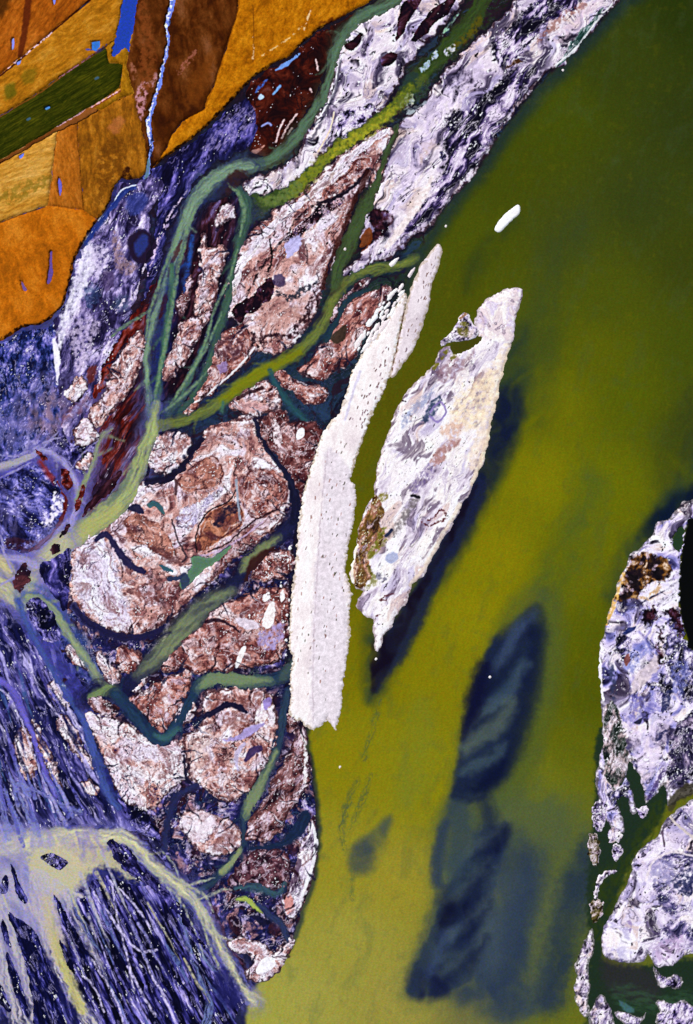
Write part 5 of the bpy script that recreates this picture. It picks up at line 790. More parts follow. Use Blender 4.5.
for lb, p in (('widest navy streak of mud in the milky fan at the bottom left', [(8, 912), (14, 916), (26, 924), (34, 930), (42, 946), (50, 972), (58, 996), (66, 1020), (72, 1050), (40, 1050), (32, 1000), (24, 960), (14, 930)]),
              ('thin slanting black mud streak beside the pale fan', [(8, 952), (14, 966), (22, 986), (29, 1014), (26, 1016), (18, 1000), (10, 978), (6, 958)]), ('slender black islet in the upper part of the milky fan', [(10, 864), (14, 868), (20, 884), (27, 900), (24, 904), (17, 894), (13, 880)]),
              ('small dark islet at the left edge of the milky fan', [(1, 882), (5, 875), (9, 878), (8, 890), (4, 894), (0, 892)]), ('short black mud streak at the lower left edge', [(2, 918), (6, 926), (11, 944), (9, 947), (4, 938), (1, 926)]),
              ('dark mud streak low at the left edge of the fan', [(-6, 980), (2, 986), (8, 1000), (12, 1010), (8, 1012), (0, 1004), (-8, 996)]), ('thin navy mud streak at the right of the milky fan', [(54, 896), (60, 902), (70, 920), (84, 945), (94, 966), (88, 966), (74, 944), (62, 922)]),
              ('narrow black mud streak at the foot of the fan', [(60, 938), (66, 948), (74, 966), (74, 974), (68, 966), (62, 952)])):
    mud(lb, p, 'blued', ang=66, st=6, sc=4, jag=1.5, jsc=5, h=.35, bank=1.5, rough=.35, stops=[(0, (6, 6, 30)), (.6, (14, 16, 60)), (.75, (44, 44, 112)), (.88, (110, 104, 184)), (1, (220, 210, 240))])
mud('small speckled violet islet in the middle of the pale fan', [(41, 857), (50, 853), (60, 856), (68, 862), (62, 870), (54, 868), (46, 862)], 'blued', sc=5, jag=1.5)
mud('dark ragged flat along the upper arm of the milky fan', [(108, 840), (114, 838), (124, 846), (136, 858), (148, 872), (162, 886), (176, 902), (190, 922), (206, 948), (196, 940), (180, 918), (164, 900), (146, 884), (130, 874), (116, 862)], 'navy', ang=50, st=3, sc=6)
for lb, p in (('small dark red islet in the lavender stream above the rounded flat', [(35, 450), (42, 451), (47, 460), (41, 459)]), ('larger dark red islet in the lavender stream east of the rounded flat', [(60, 469), (67, 470), (73, 484), (67, 490), (61, 480)]), ('slim red brown islet between the lavender stream and the lime channel', [(74, 508), (79, 496), (83, 484), (85, 488), (81, 502), (77, 512)])):
    mud(lb, p, 'maroon', jag=2, jsc=4, sc=5, h=.2)
patch([(214, 975), (226, 968), (238, 988), (240, 1004), (228, 1010), (216, 998)], (30, 30, 90), .8, 8, 3, on='B')
channel(None, [(256, 420), (262, 440), (276, 460), (290, 480), (295, 500), (294, 520)], [2, 2.5, 2.5, 3, 4, 5], (18, 18, 42), dig=.6, soft=2); channel(None, [(148, 482), (162, 480), (176, 474), (186, 462), (191, 452), (202, 440)], [4, 4, 4, 3, 3, 2.5], (18, 14, 36), dig=.5, soft=2)
channel(None, [(74, 606), (86, 620), (106, 632), (126, 638), (146, 636), (160, 630)], [3, 4, 4, 4, 4, 3], (24, 22, 56), dig=.4, soft=3, streak=(15, 4, 3, .5))
# green pond on the terracotta island
i = water('pond', 'bright green forked pond inside the terracotta island', 'pond')
patch([(191, 558), (198, 556), (208, 558), (218, 554), (226, 548), (232, 546), (224, 556), (214, 564), (204, 570), (196, 578), (189, 584), (182, 590), (179, 582), (186, 574), (192, 566)], (84, 118, 92), 1, 1.2, .8, 4, on='W', dig=.6, wid_id=i)
patch([(166, 578), (178, 576), (186, 574), (190, 582), (182, 590), (180, 580), (170, 582)], (40, 50, 84), .8, 1.5, 1, on='W', dig=.4); patch([(158, 564), (166, 566), (174, 572), (166, 572)], (44, 84, 100), .9, 1.2, .8, on='W', dig=.4)

# ------------------------------------------------------------------ white bars and river islands
BAR = dict(cat="sandbar", h=1.2, bank=2.0, rough=.12, wet=((176, 156, 132), .6))
i_bar = land('sandbar', [(403, 292), (407, 296), (404, 314), (399, 334), (396, 352), (391, 372), (388, 380), (382, 394), (376, 406), (370, 420), (364, 436), (358, 452), (354, 466), (350, 480), (355, 486), (356, 500), (354, 520), (348, 545), (345, 570), (352, 594), (349, 612), (350, 636), (346, 664), (342, 690), (342, 704), (340, 714), (338, 722), (337, 727), (335, 731), (332, 726), (329, 721), (327, 719), (324, 723), (321, 726), (317, 727), (314, 730), (310, 729), (307, 726), (304, 726), (303, 722), (300, 720), (297, 721), (293, 717), (288, 715), (291, 700), (290, 680), (293, 656), (289, 650), (290, 620), (292, 590), (296, 560), (298, 530), (302, 500), (306, 482), (312, 464), (317, 448), (322, 434), (331, 422), (338, 415), (343, 404), (347, 390), (351, 374), (358, 361), (366, 348), (376, 338), (386, 322), (396, 306)],
    'white', 'long bright white sandbar, largest of the white strips, speckled and square at its lower end', jag=1.8, jsc=2.2, ang=97, st=2.5, sc=11, sm=1, **BAR)
i_bar2 = land('sandbar', [(428, 256), (434, 247), (438, 244), (442, 247), (441, 257), (437, 272), (431, 284), (430, 300), (425, 318), (420, 333), (413, 350), (406, 360), (399, 370), (395, 377), (390, 377), (393, 362), (397, 346), (401, 330), (405, 312), (409, 294), (415, 278), (421, 264)],
    'white', 'narrow white sandbar with a rounded tip, above and beside the longest one', jag=1.2, jsc=4, ang=105, st=2.5, sc=9, sm=2, stops=[(0, (206, 190, 196)), (.4, (226, 212, 216)), (1, (244, 232, 234))], **BAR)
stroke([(404, 312), (398, 342), (392, 370)], .7, (110, 74, 60), .9, .7, .6, brk=.7)
rs = np.random.RandomState(5)
patch([(326, 448), (322, 500), (316, 560), (312, 640), (312, 722), (338, 726), (348, 640), (344, 570), (356, 500), (350, 470)], (226, 214, 222), .7, 5, 3, only=[i_bar]); patch([(332, 424), (346, 400), (370, 356), (392, 322), (392, 340), (372, 380), (352, 414), (330, 440), (316, 470), (306, 500)], (252, 240, 236), .6, 8, 4, only=[i_bar])
stroke([(328, 452), (322, 500), (318, 560), (314, 640), (313, 720)], .6, (196, 178, 186), .6, 1, 1, brk=.8); stroke([(360, 372), (352, 396), (345, 420)], 1.2, (206, 198, 226), .6, 1.5, 1, only=[i_bar])
def specks(poly, n, cs, r=(.35, .9), ang=100, seed=1, only=None):
    p = np.array(poly, float); rr = np.random.RandomState(seed); lo, hi = p.min(0), p.max(0); k = 0
    while k < n:
        x, y = rr.uniform(lo, hi)
        if sdf(p, np.array([[x]], f32), np.array([[y]], f32))[0, 0] < 1: continue
        a = math.radians(ang + rr.uniform(-20, 20)); L = rr.uniform(.5, 3.2); q = [(x, y), (x + L * math.cos(a), y + L * math.sin(a))]
        stroke(q, rr.uniform(*r), cs[k % len(cs)], .95, .6, .3, 3, sm=1, only=only); k += 1
BARP = [(330, 440), (352, 440), (348, 480), (352, 500), (342, 570), (346, 600), (338, 700), (300, 715), (294, 640), (302, 540), (310, 490)]
specks(BARP, 95, [(150, 120, 116), (96, 90, 76), (170, 128, 118), (110, 104, 86), (190, 150, 142)], r=(.22, .55), seed=3, only=[i_bar])
specks([(340, 425), (372, 370), (392, 330), (396, 340), (380, 390), (360, 435)], 40, [(150, 120, 130), (120, 84, 80)], r=(.3, .7), ang=110, seed=4, only=[i_bar]); specks([(428, 262), (438, 252), (436, 270), (422, 320), (400, 366), (396, 364)], 26, [(150, 130, 140), (140, 104, 96)], r=(.3, .6), ang=105, seed=6, only=[i_bar2])
# broken crust beside the head of the bar: separate blocks
rs = np.random.RandomState(8); cr = [(402, 284), (404, 290), (394, 310), (382, 332), (370, 346), (360, 352), (358, 344), (368, 326), (378, 308), (390, 292)]
crp = np.array(cr, float); k = 0; placed = []
while k < 46:
    x, y = rs.uniform(356, 404), rs.uniform(282, 356)
    if sdf(crp, np.array([[x]], f32), np.array([[y]], f32))[0, 0] < -1: continue
    r = rs.uniform(1.4, 4.2); 
    if any((x - a) ** 2 + (y - b) ** 2 < (r + q) ** 2 * .72 for a, b, q in placed): 
        if rs.rand() > .02: continue
    placed.append((x, y, r)); a0 = rs.uniform(-1.2, -.8); e = rs.uniform(1.2, 2.0); m = rs.randint(5, 8)
    pl = [(x + r * (e * math.cos(2 * math.pi * t / m) * math.cos(a0) - math.sin(2 * math.pi * t / m) * math.sin(a0) * .8), y + r * (e * math.cos(2 * math.pi * t / m) * math.sin(a0) + math.sin(2 * math.pi * t / m) * math.cos(a0) * .8)) for t in range(m)]
    land('crust_block', pl, 'white', 'broken white crust block beside the upper end of the longest sandbar', cat='crust block', group='broken crust blocks by the sandbar', h=.9, bank=.7, jag=.5, jsc=3, rough=.15, sm=1); k += 1
rs = np.random.RandomState(18)
for lb, pl in (('white block lying in the green channel mouth', [(389, 264), (394, 259), (399, 257), (397, 262), (392, 267), (390, 266)]), ('slim white block near the tip of the narrow sandbar', [(408, 276), (411, 270), (415, 267), (414, 271), (410, 278)])):
    land('crust_block', pl, 'white', lb, cat='crust block', h=.9, bank=.7, jag=.6, jsc=3, rough=.2, sm=1)
for (x, y) in ((281, 596), (284, 606), (287, 615), (283, 622), (289, 600), (286, 640), (284, 632), (289, 628), (281, 586), (290, 548), (288, 560), (286, 655)):
    r = rs.uniform(.9, 1.7); land('crust_block', [(x + r * math.cos(t) * rs.uniform(.7, 1.2), y + r * 1.4 * math.sin(t) * rs.uniform(.7, 1.2)) for t in np.arange(6) * 1.047], 'white', 'tiny white block in the dark slack water left of the longest sandbar', cat='crust block', group='tiny white blocks along the slack channel', h=.7, bank=.6, jag=.4, jsc=3, rough=.1, sm=1)
land('islet', [(495, 229), (497, 224), (503, 216), (510, 210), (517, 205), (520, 207), (519.5, 213), (513, 219), (505, 227), (500, 232), (496, 231)], 'white', 'lone bright white oblong islet in the open green river', cat='islet', h=.9, bank=.5, jag=.5, jsc=4, rough=.1, sm=2, stops=[(0, (246, 240, 240)), (1, (255, 252, 250))], crack=None, spots=None)
for lb, x, y in (('tiny white speck in the river off the tip of the narrow sandbar', 446, 226), ('tiny white speck in the river under the lavender strip', 563, 70), ('tiny white speck in the dark blue plume', 490, 677), ('tiny white speck in the river below the sandbar', 340, 767), ('tiny white speck in the dark green side arm', 345, 249), ('tiny white speck off the slender end of the white island', 376, 659)):
    land('islet', [(x + 1.1 * math.cos(t), y + 1.3 * math.sin(t)) for t in np.arange(7) * .9], 'white', lb, cat='islet', h=.6, bank=.4, jag=.4, jsc=2, rough=.1, sm=1, group='tiny white specks in the river', crack=None, spots=None)
# central island
W2 = [(505, 290), (515, 288), (522, 289), (523, 296), (517, 312), (514, 336), (510, 348), (503, 372), (497, 400), (490, 430), (486, 452), (478, 474), (470, 492), (463, 502), (455, 520), (445, 536), (436, 552), (427, 568), (424, 576), (412, 584), (408, 600), (398, 612), (392, 626), (383, 636), (381, 647), (375, 650), (374, 636), (373, 620), (368, 618), (358, 608), (357, 602), (364, 590), (357, 588), (352, 582), (350, 574), (353, 558), (357, 540), (361, 520), (369, 502), (373, 498), (375, 484), (378, 464), (383, 446), (389, 430), (395, 414), (403, 398), (416, 382), (428, 371), (435, 363), (440, 350), (450, 346), (462, 343), (476, 338), (480, 334), (479, 330), (475, 324), (477, 312), (482, 303), (490, 297)]
i_cen = land('island', W2, 'lav', 'large white island in mid river, pointed at both ends, with a tan and green fringe', cat='island', group='islands in the river', h=1.2, bank=2.5, jag=1.8, jsc=5, rough=.2, sm=2, wet=((120, 96, 96), .4), ang=-58, st=3, sc=13, warp=.35, mid=.22, wash=[(1.0, .26, (166, 154, 198), .45), (1.2, .2, (254, 244, 236), .85), (1.7, .33, (96, 78, 100), .8), (.9, .36, (206, 170, 160), .6)],
    stops=[(0, (60, 46, 66)), (.08, (112, 96, 120)), (.18, (184, 166, 186)), (.32, (226, 214, 226)), (.55, (246, 236, 236)), (.8, (250, 242, 244)), (1, (255, 250, 248))], spots=(2.2, .68, (70, 44, 66)), crust=(1.5, .03, (150, 130, 180)), crack=(1.7, .03, (110, 90, 120)))
part(i_cen, 'white_head', [(505, 290), (515, 288), (523, 290), (522, 297), (517, 312), (514, 340), (506, 344), (492, 342), (482, 336), (476, 324), (478, 312), (484, 302), (494, 297)], 'lav', jag=1, soft=3, sc=9, spots=None, crack=None, stops=[(0, (196, 170, 190)), (.3, (232, 212, 214)), (.6, (248, 236, 230)), (1, (255, 248, 244))], wash=[(1.0, .2, (206, 190, 226), .6)], label='smooth cream white upper end')
part(i_cen, 'scrub_patch', [(352, 582), (351, 568), (357, 540), (362, 520), (370, 504), (376, 494), (382, 500), (384, 514), (380, 524), (386, 532), (380, 548), (372, 560), (372, 578), (362, 590), (356, 588)], 'brown', jag=2.5, soft=2, ang=-65, st=2, sc=8, crust=None, label='brown and olive scrub along the western edge', spots=(2, .6, (40, 28, 20)), fleck=(1.6, .6, (240, 206, 170)), stops=[(0, (48, 32, 20)), (.3, (104, 70, 36)), (.5, (130, 100, 50)), (.65, (166, 112, 86)), (.85, (206, 168, 140)), (1, (240, 224, 210))])
stroke([(384, 528), (376, 544), (370, 556), (378, 548), (386, 540)], [2, 3, 3, 2, 1], (110, 112, 30), .8, 3, 2, 4, brk=.7); patch([(379, 494), (386, 492), (388, 498), (382, 502)], (120, 110, 40), .8, 2, 1.5, brk=.6); stroke([(353, 582), (352, 566), (357, 545)], 1.4, (250, 240, 226), .9, 1, .8); stroke([(368, 566), (374, 580), (366, 588)], [2, 3, 2], (110, 108, 40), .7, 2.5, 2, brk=.6)
patch([(386, 534), (398, 520), (408, 502), (414, 494), (420, 498), (412, 512), (402, 528), (390, 538)], (112, 102, 104), .8, 3, 2, 4, brk=.9)
stroke([(386, 536), (392, 530)], 1.6, (40, 46, 74), .9, 1, .8); stroke([(412, 496), (419, 497)], 1.6, (28, 26, 34), .9, 1, 1)
patch([(410, 488), (420, 470), (432, 462), (432, 476), (422, 488), (414, 494)], (104, 84, 140), .6, 3, 3, brk=.8, streak=(-60, 2, 2, .8)); patch([(430, 462), (440, 448), (452, 440), (462, 440), (450, 452), (438, 466)], (170, 122, 116), .85, 3, 2, brk=.9)
patch([(424, 416), (432, 400), (442, 396), (438, 408), (430, 420), (420, 426)], (40, 56, 84), .8, 2, 2.5, 4, brk=.8); patch([(402, 420), (414, 404), (428, 392), (436, 384), (430, 398), (414, 416), (402, 430)], (128, 138, 178), .6, 4, 3, brk=.8); patch([(438, 370), (450, 360), (464, 358), (476, 350), (468, 364), (454, 378), (440, 382)], (130, 92, 104), .6, 4, 4, brk=.7)
patch([(486, 376), (504, 346), (512, 330), (514, 344), (504, 376), (494, 416), (486, 446), (474, 470), (466, 462), (476, 430), (484, 400)], (250, 226, 200), .75, 5, 4, brk=1.3, only=[i_cen])
patch([(456, 400), (470, 384), (484, 376), (494, 372), (490, 400), (480, 424), (464, 430), (452, 420)], (252, 226, 190), .85, 8, 5, brk=1.3); patch([(440, 430), (456, 420), (464, 430), (450, 440)], (216, 168, 140), .6, 4, 3, brk=.6); stroke([(510, 350), (500, 384), (492, 420), (484, 452), (472, 484)], 2.4, (252, 226, 196), .8, 2.5, 1.2, only=[i_cen]); stroke([(460, 505), (444, 532), (428, 562), (410, 585)], 2, (252, 228, 204), .7, 2.5, 1.2, only=[i_cen])
for q in ([(428, 520), (434, 518), (440, 510), (446, 514), (442, 522)], [(430, 526), (438, 522), (446, 518)], [(382, 598), (388, 595), (394, 594)], [(380, 600), (386, 600)], [(376, 616), (380, 614)], [(422, 522), (428, 526)]): stroke(q, .9, (96, 42, 50), .9, .9, 1.2, 3, brk=.7)
patch([(386, 556), (394, 552), (398, 558), (392, 564), (386, 562)], (150, 160, 200), .7, 2, 1.5); patch([(376, 574), (384, 572), (386, 580), (378, 582)], (110, 108, 130), .7, 2, 2, brk=.4); stroke([(430, 412), (440, 402), (446, 412), (438, 422), (430, 416)], 1, (140, 120, 180), .8, 1, .8)
inlet = water('inlet', 'dark olive inlet cut into the top of the mid river island', 'inlet'); patch([(452, 352), (450, 344), (456, 340), (466, 340), (476, 336), (482, 338), (478, 344), (468, 350), (458, 354)], (66, 66, 10), 1, 1, 1, 3, on='W', dig=.8, wid_id=inlet)
i_spur = land('island', [(441, 346), (444, 338), (450, 334), (456, 325), (461, 315), (466, 312), (469, 316), (472, 323), (479, 330), (476, 338), (462, 341), (452, 342)], 'lav', 'little spur with green scrub beside the head of the mid river island', cat='island', group='islands in the river', h=1.0, bank=1.2, jag=1.4, jsc=4, rough=.4, sm=2, sc=7)
patch([(457, 330), (462, 322), (468, 324), (468, 334), (462, 338)], (96, 90, 24), .85, 2.5, 2, 4, brk=.8); stroke([(460, 318), (466, 314)], 1.2, (150, 110, 80), .8, 1, 1)
for p in ([(440, 356), (446, 349), (448, 352), (442, 360)], [(432, 368), (436, 362), (439, 364), (434, 371)], [(450, 357), (455, 352), (457, 356), (452, 360)]): patch(p, (112, 106, 30), .8, 1.2, 1, brk=.6)
# wet purple black shelf at the foot of the mid river island
deep([(478, 482), (466, 512), (452, 540), (436, 566), (424, 592), (412, 616), (400, 644), (388, 668), (373, 694), (373, 645), (386, 634), (404, 606), (426, 574), (446, 538), (464, 504)], (16, 9, 26), .95, 3, 2)

# ------------------------------------------------------------------ right bank
R1 = [(760, 470), (700, 498), (688, 500), (682, 504), (674, 512), (668, 520), (662, 522), (656, 524), (654, 532), (648, 540), (643, 547), (634, 552), (629, 558), (626, 566), (621, 576), (616, 592), (612, 606), (606, 622), (602, 640), (599, 652), (600, 680), (602, 704), (603, 736), (601, 752), (597, 770), (596, 784), (599, 800), (604, 816), (612, 826), (620, 834), (624, 828), (622, 816), (616, 800), (628, 798), (630, 812), (636, 812), (634, 796), (626, 776), (630, 760), (634, 768), (640, 776), (643, 790), (645, 803), (650, 798), (658, 792), (665, 784), (668, 796), (667, 806), (680, 800), (693, 794), (760, 770)]
i_rb = land('island', R1, 'lav', 'big white and lavender bank at the right edge, mottled with navy and black', cat='island', group='islands in the river', h=1.2, bank=2.5, jag=2.2, jsc=6, rough=.2, sm=2, wet=((60, 56, 60), .6), ang=-60, st=1.4, sc=13,
    stops=[(0, (14, 12, 26)), (.12, (40, 36, 74)), (.18, (96, 94, 150)), (.28, (150, 144, 206)), (.42, (206, 192, 230)), (.6, (232, 220, 240)), (.85, (250, 242, 248)), (1, (255, 250, 250))])
part(i_rb, 'mud_patch', [(628, 560), (640, 552), (652, 552), (666, 558), (674, 568), (666, 580), (650, 586), (640, 596), (628, 604), (614, 604), (620, 582)], 'brown', jag=5, soft=4, sc=9, crust=None, fleck=None, bands=None, label='rusty black patch near the upper tip', stops=[(0, (12, 10, 16)), (.4, (34, 24, 26)), (.55, (84, 52, 22)), (.7, (140, 96, 50)), (.85, (206, 176, 150)), (1, (240, 226, 230))])
stroke([(623, 574), (617, 592), (612, 610), (606, 624)], [1.5, 2.4, 2.2, 1.5], (222, 176, 96), .9, 2, 1.5, 4, brk=.8); stroke([(630, 596), (648, 598), (660, 586)], [1.5, 2.5, 1.5], (196, 150, 90), .7, 2, 2, brk=.6)
part(i_rb, 'mud_patch', [(640, 612), (648, 606), (657, 608), (658, 618), (650, 626), (642, 624), (638, 618)], 'dark', jag=4, jsc=4, soft=4, sc=8, label='round black patch'); part(i_rb, 'mud_patch', [(664, 610), (672, 606), (682, 614), (686, 630), (680, 642), (674, 628), (668, 624)], 'dark', jag=5, jsc=4, soft=4, sc=7); part(i_rb, 'mud_patch', [(656, 624), (664, 632), (662, 648), (666, 656), (664, 668), (656, 662), (656, 640)], 'dark', jag=5, jsc=4, soft=4, sc=6)
part(i_rb, 'mud_patch', [(664, 776), (668, 760), (668, 744), (674, 728), (684, 716), (700, 706), (760, 700), (760, 760), (693, 782), (676, 786)], 'lavd', jag=4, sc=9, soft=3, label='dark mottled hollow at the right edge', stops=[(0, (12, 10, 24)), (.4, (38, 34, 62)), (.6, (80, 70, 104)), (.8, (150, 132, 160)), (1, (236, 224, 240))])
part(i_rb, 'scrub_patch', [(604, 704), (616, 702), (622, 720), (626, 740), (630, 760), (626, 776), (614, 790), (604, 776), (602, 740)], 'lavd', jag=3, sc=7, ang=-75, st=2, soft=2, stops=[(0, (14, 22, 18)), (.35, (36, 48, 40)), (.5, (90, 84, 84)), (.65, (170, 150, 150)), (.85, (222, 204, 214)), (1, (250, 240, 244))])
for pl in ([(664, 640), (676, 632), (690, 644), (760, 640), (760, 700), (690, 704), (676, 690), (666, 668)], [(614, 640), (624, 630), (634, 640), (630, 656), (618, 662)], [(656, 676), (668, 672), (674, 690), (664, 704), (654, 700)], [(604, 770), (614, 762), (624, 776), (632, 800), (622, 812), (606, 800)], [(632, 756), (640, 770), (646, 792), (640, 792), (632, 774)]):
    part(i_rb, 'mud_patch', pl, 'lavd', jag=5, jsc=6, soft=4, sc=7, ang=-60, st=1.6, stops=[(0, (10, 9, 20)), (.35, (28, 25, 48)), (.5, (64, 60, 104)), (.62, (120, 112, 160)), (.76, (206, 192, 220)), (1, (248, 238, 248))])
patch([(609, 664), (614, 668), (616, 700), (611, 696)], (50, 56, 88), .8, 2, 2, brk=.7); patch([(630, 694), (634, 676), (648, 664), (656, 654), (658, 668), (648, 680), (636, 692)], (222, 204, 210), .85, 3, 2); patch([(624, 664), (632, 648), (646, 640), (652, 650), (642, 658), (632, 672), (626, 672)], (116, 124, 200), .6, 4, 3, brk=.8); patch([(630, 700), (636, 694), (646, 700), (656, 704), (652, 714), (642, 722), (634, 726), (630, 714)], (110, 104, 180), .7, 3, 3, brk=.8); patch([(622, 634), (628, 628), (636, 626), (632, 632)], (34, 44, 100), .9, 1.5, 1.2); patch([(624, 660), (628, 654), (630, 660), (626, 666)], (120, 60, 50), .8, 1.5, 1)
patch([(662, 700), (668, 690), (674, 692), (668, 706), (662, 714)], (36, 40, 80), .85, 2, 2, brk=.7); patch([(672, 670), (680, 660), (690, 668), (684, 690), (674, 700)], (110, 116, 190), .6, 4, 3, brk=.7); patch([(624, 714), (630, 740), (638, 770), (644, 790), (656, 770), (666, 740), (672, 720), (664, 716), (646, 726), (636, 728)], (226, 208, 232), .7, 4, 2, brk=.9)
stroke([(654, 744), (660, 736), (666, 730)], [1, 2, 1], (40, 40, 80), .9, 1.2, 1.2, brk=.6); stroke([(646, 800), (656, 786), (664, 770)], [1, 3, 2], (64, 48, 100), .8, 2, 1.5, brk=.6); stroke([(630, 610), (646, 600), (662, 592), (680, 580)], .9, (50, 46, 74), .85, .8, .8, brk=.6); patch([(664, 586), (678, 578), (684, 586), (680, 604), (666, 604), (656, 602)], (244, 236, 250), .8, 3, 2, brk=.9); stroke([(599, 652), (600, 684), (604, 700)], [2, 2.4, 1.4], (248, 240, 250), .95, 1.5, 1)
patch([(634, 722), (640, 724), (644, 716), (650, 714)], (20, 22, 44), .8, 1, .8)
pool = water('pool', 'black oval pool at the right edge of the lavender bank', 'pool'); patch([(760, 510), (693, 518), (688, 524), (684, 540), (681, 560), (679, 585), (680, 606), (683, 624), (688, 640), (693, 650), (760, 660)], (7, 8, 8), 1, 2.5, 1.2, on='W', dig=1.0, wid_id=pool)
patch([(676, 532), (684, 526), (682, 548), (678, 552), (672, 544)], (34, 56, 34), 1, 2, 1, on='W', dig=.5); patch([(668, 800), (680, 788), (693, 782), (693, 794), (678, 802), (670, 812)], (60, 56, 40), .85, 3, 2, on='B')
lagoon = water('lagoon', 'dark green weedy lagoon behind the lavender bank', 'lagoon')
lw = sdf(smooth([(604, 790), (640, 800), (668, 806), (656, 836), (628, 872), (604, 940), (606, 962), (650, 964), (693, 968), (760, 960), (760, 1090), (610, 1090), (600, 1008), (592, 1008), (594, 940), (590, 880), (598, 830)], 2), X, Y) > 0
WID[lw] = lagoon
R2 = [(760, 770), (700, 796), (684, 806), (672, 814), (664, 822), (660, 832), (655, 840), (644, 846), (638, 852), (632, 864), (630, 878), (622, 892), (615, 908), (608, 920), (602, 934), (601, 946), (604, 955), (611, 960), (622, 962), (634, 963), (644, 960), (648, 952), (652, 962), (658, 968), (668, 966), (678, 962), (686, 954), (700, 950), (760, 930)]
i_r2 = land('island', R2, 'lav', 'pale lilac island with a rounded white snout in the lower right corner', cat='island', group='islands in the river', h=1.2, bank=2.5, jag=1.8, jsc=6, rough=.2, sm=2, wet=((60, 56, 70), .5), ang=-50, st=1.4, sc=13, ring=.12, stops=[(0, (40, 34, 72)), (.09, (100, 92, 140)), (.2, (168, 156, 196)), (.4, (212, 196, 222)), (.65, (230, 216, 236)), (.88, (248, 238, 248)), (1, (255, 250, 250))])
part(i_r2, 'white_snout', [(602, 934), (608, 920), (618, 904), (630, 896), (642, 902), (646, 920), (642, 940), (646, 954), (632, 962), (614, 960), (603, 952)], 'lav', soft=4, jag=2, sc=14, stops=[(0, (200, 186, 222)), (.3, (234, 222, 242)), (1, (252, 246, 252))], spots=None, crack=None, label='smooth white rounded end')
for pl in ([(656, 852), (672, 846), (693, 850), (760, 850), (760, 876), (690, 872), (668, 866)], [(650, 884), (664, 880), (680, 896), (690, 912), (672, 916), (656, 904)], [(660, 924), (680, 918), (700, 926), (700, 944), (676, 946)]):
    part(i_r2, 'mud_patch', pl, 'lavd', jag=5, jsc=6, soft=5, sc=8, ang=-40, st=1.6, stops=[(0, (24, 22, 48)), (.4, (64, 60, 104)), (.55, (128, 116, 160)), (.7, (196, 180, 210)), (1, (246, 236, 248))])
patch([(672, 880), (682, 872), (693, 868), (693, 892), (684, 896), (676, 890)], (40, 44, 84), .85, 3, 3, 4, brk=.7); patch([(650, 868), (664, 858), (676, 868), (668, 884), (656, 884)], (140, 134, 180), .6, 4, 4, brk=.5); stroke([(646, 880), (650, 866), (660, 856), (676, 852), (693, 856)], 1.2, (236, 222, 226), .8, 1.5, 1); stroke([(668, 814), (676, 824), (686, 832), (693, 838)], 1.2, (210, 196, 190), .9, 1.2, .8); patch([(626, 922), (630, 920), (632, 930), (628, 932)], (150, 130, 176), .8, 1.5, 1.5, brk=.4); stroke([(646, 922), (656, 934), (666, 928), (676, 938)], 1, (96, 80, 124), .7, 1.2, 2, brk=.6); stroke([(662, 832), (664, 846)], 1, (60, 40, 60), .7, 1, 1); patch([(654, 948), (666, 940), (680, 932), (684, 944), (672, 956), (658, 960)], (190, 160, 200), .6, 3, 3, brk=.6)
RS = dict(cat='island', group='islands in the river', h=.6, bank=1.6, jag=1.6, jsc=4, rough=.25, sm=2, wet=((50, 52, 44), .6), ang=-75, st=1.8, sc=6)
land('island', [(592, 928), (594, 940), (592, 956), (588, 966), (590, 984), (588, 1002), (590, 1014), (584, 1016), (577, 1004), (574, 990), (577, 976), (574, 968), (580, 952), (586, 938)], 'lav', 'thin white spit enclosing the weedy lagoon at the bottom', **RS)
land('island', [(590, 1030), (588, 1018), (594, 1004), (600, 994), (606, 1000), (612, 1012), (616, 1030), (620, 1080), (588, 1080)], 'lav', 'white crusted point at the bottom edge beside the thin spit', **RS)
land('island', [(655, 1002), (664, 1000), (672, 1004), (684, 1000), (700, 1008), (760, 1010), (760, 1080), (660, 1080), (656, 1020), (660, 1012)], 'lavd', 'ragged white and black islet in the bottom right corner', **RS)
land('island', [(614, 1012), (626, 1012), (640, 1018), (646, 1012), (640, 1024), (626, 1026)], 'lavd', 'low tan and white bar at the bottom edge of the lagoon', **RS)
land('island', [(654, 966), (660, 974), (668, 978), (676, 974), (683, 982), (676, 990), (668, 986), (660, 988), (655, 978)], 'lavd', 'broken lilac islet just below the pale lilac island', **RS)
for lb, p, tx in (('first knobbly islet of the weedy lagoon, below the bank', [(592, 808), (600, 800), (608, 806), (606, 822), (600, 832), (594, 828)], 'lavd'), ('brown stained islet at the river side of the lagoon', [(590, 834), (597, 836), (600, 850), (598, 866), (592, 862), (588, 850)], 'brown'), ('pale knobbly islet in the middle of the lagoon', [(608, 830), (616, 828), (622, 836), (618, 842), (610, 842)], 'lav'), ('curled pale islet in the lagoon', [(613, 846), (620, 844), (622, 854), (616, 862), (613, 856)], 'lavd'),
                  ('small speckled islet near the tip of the bank', [(634, 806), (640, 810), (646, 804), (648, 814), (642, 818)], 'lavd'), ('hooked weedy islet enclosing the lagoon', [(594, 896), (596, 882), (604, 872), (614, 870), (617, 872), (606, 877), (600, 886), (597, 898)], 'lav'), ('weedy olive islet by the thin spit', [(590, 904), (598, 900), (604, 906), (600, 918), (593, 922)], 'brown')):
    land('islet', p, tx, lb, cat='islet', h=.7, bank=.9, jag=2.2, jsc=3, rough=.5, sm=2, sc=5, group='islets of the weedy lagoon', stops=None or {'lavd': P_LAVD, 'lav': P_LAV, 'brown': [(0, (30, 26, 12)), (.4, (66, 60, 20)), (.6, (110, 96, 60)), (.8, (180, 160, 150)), (1, (236, 226, 220))]}[tx])

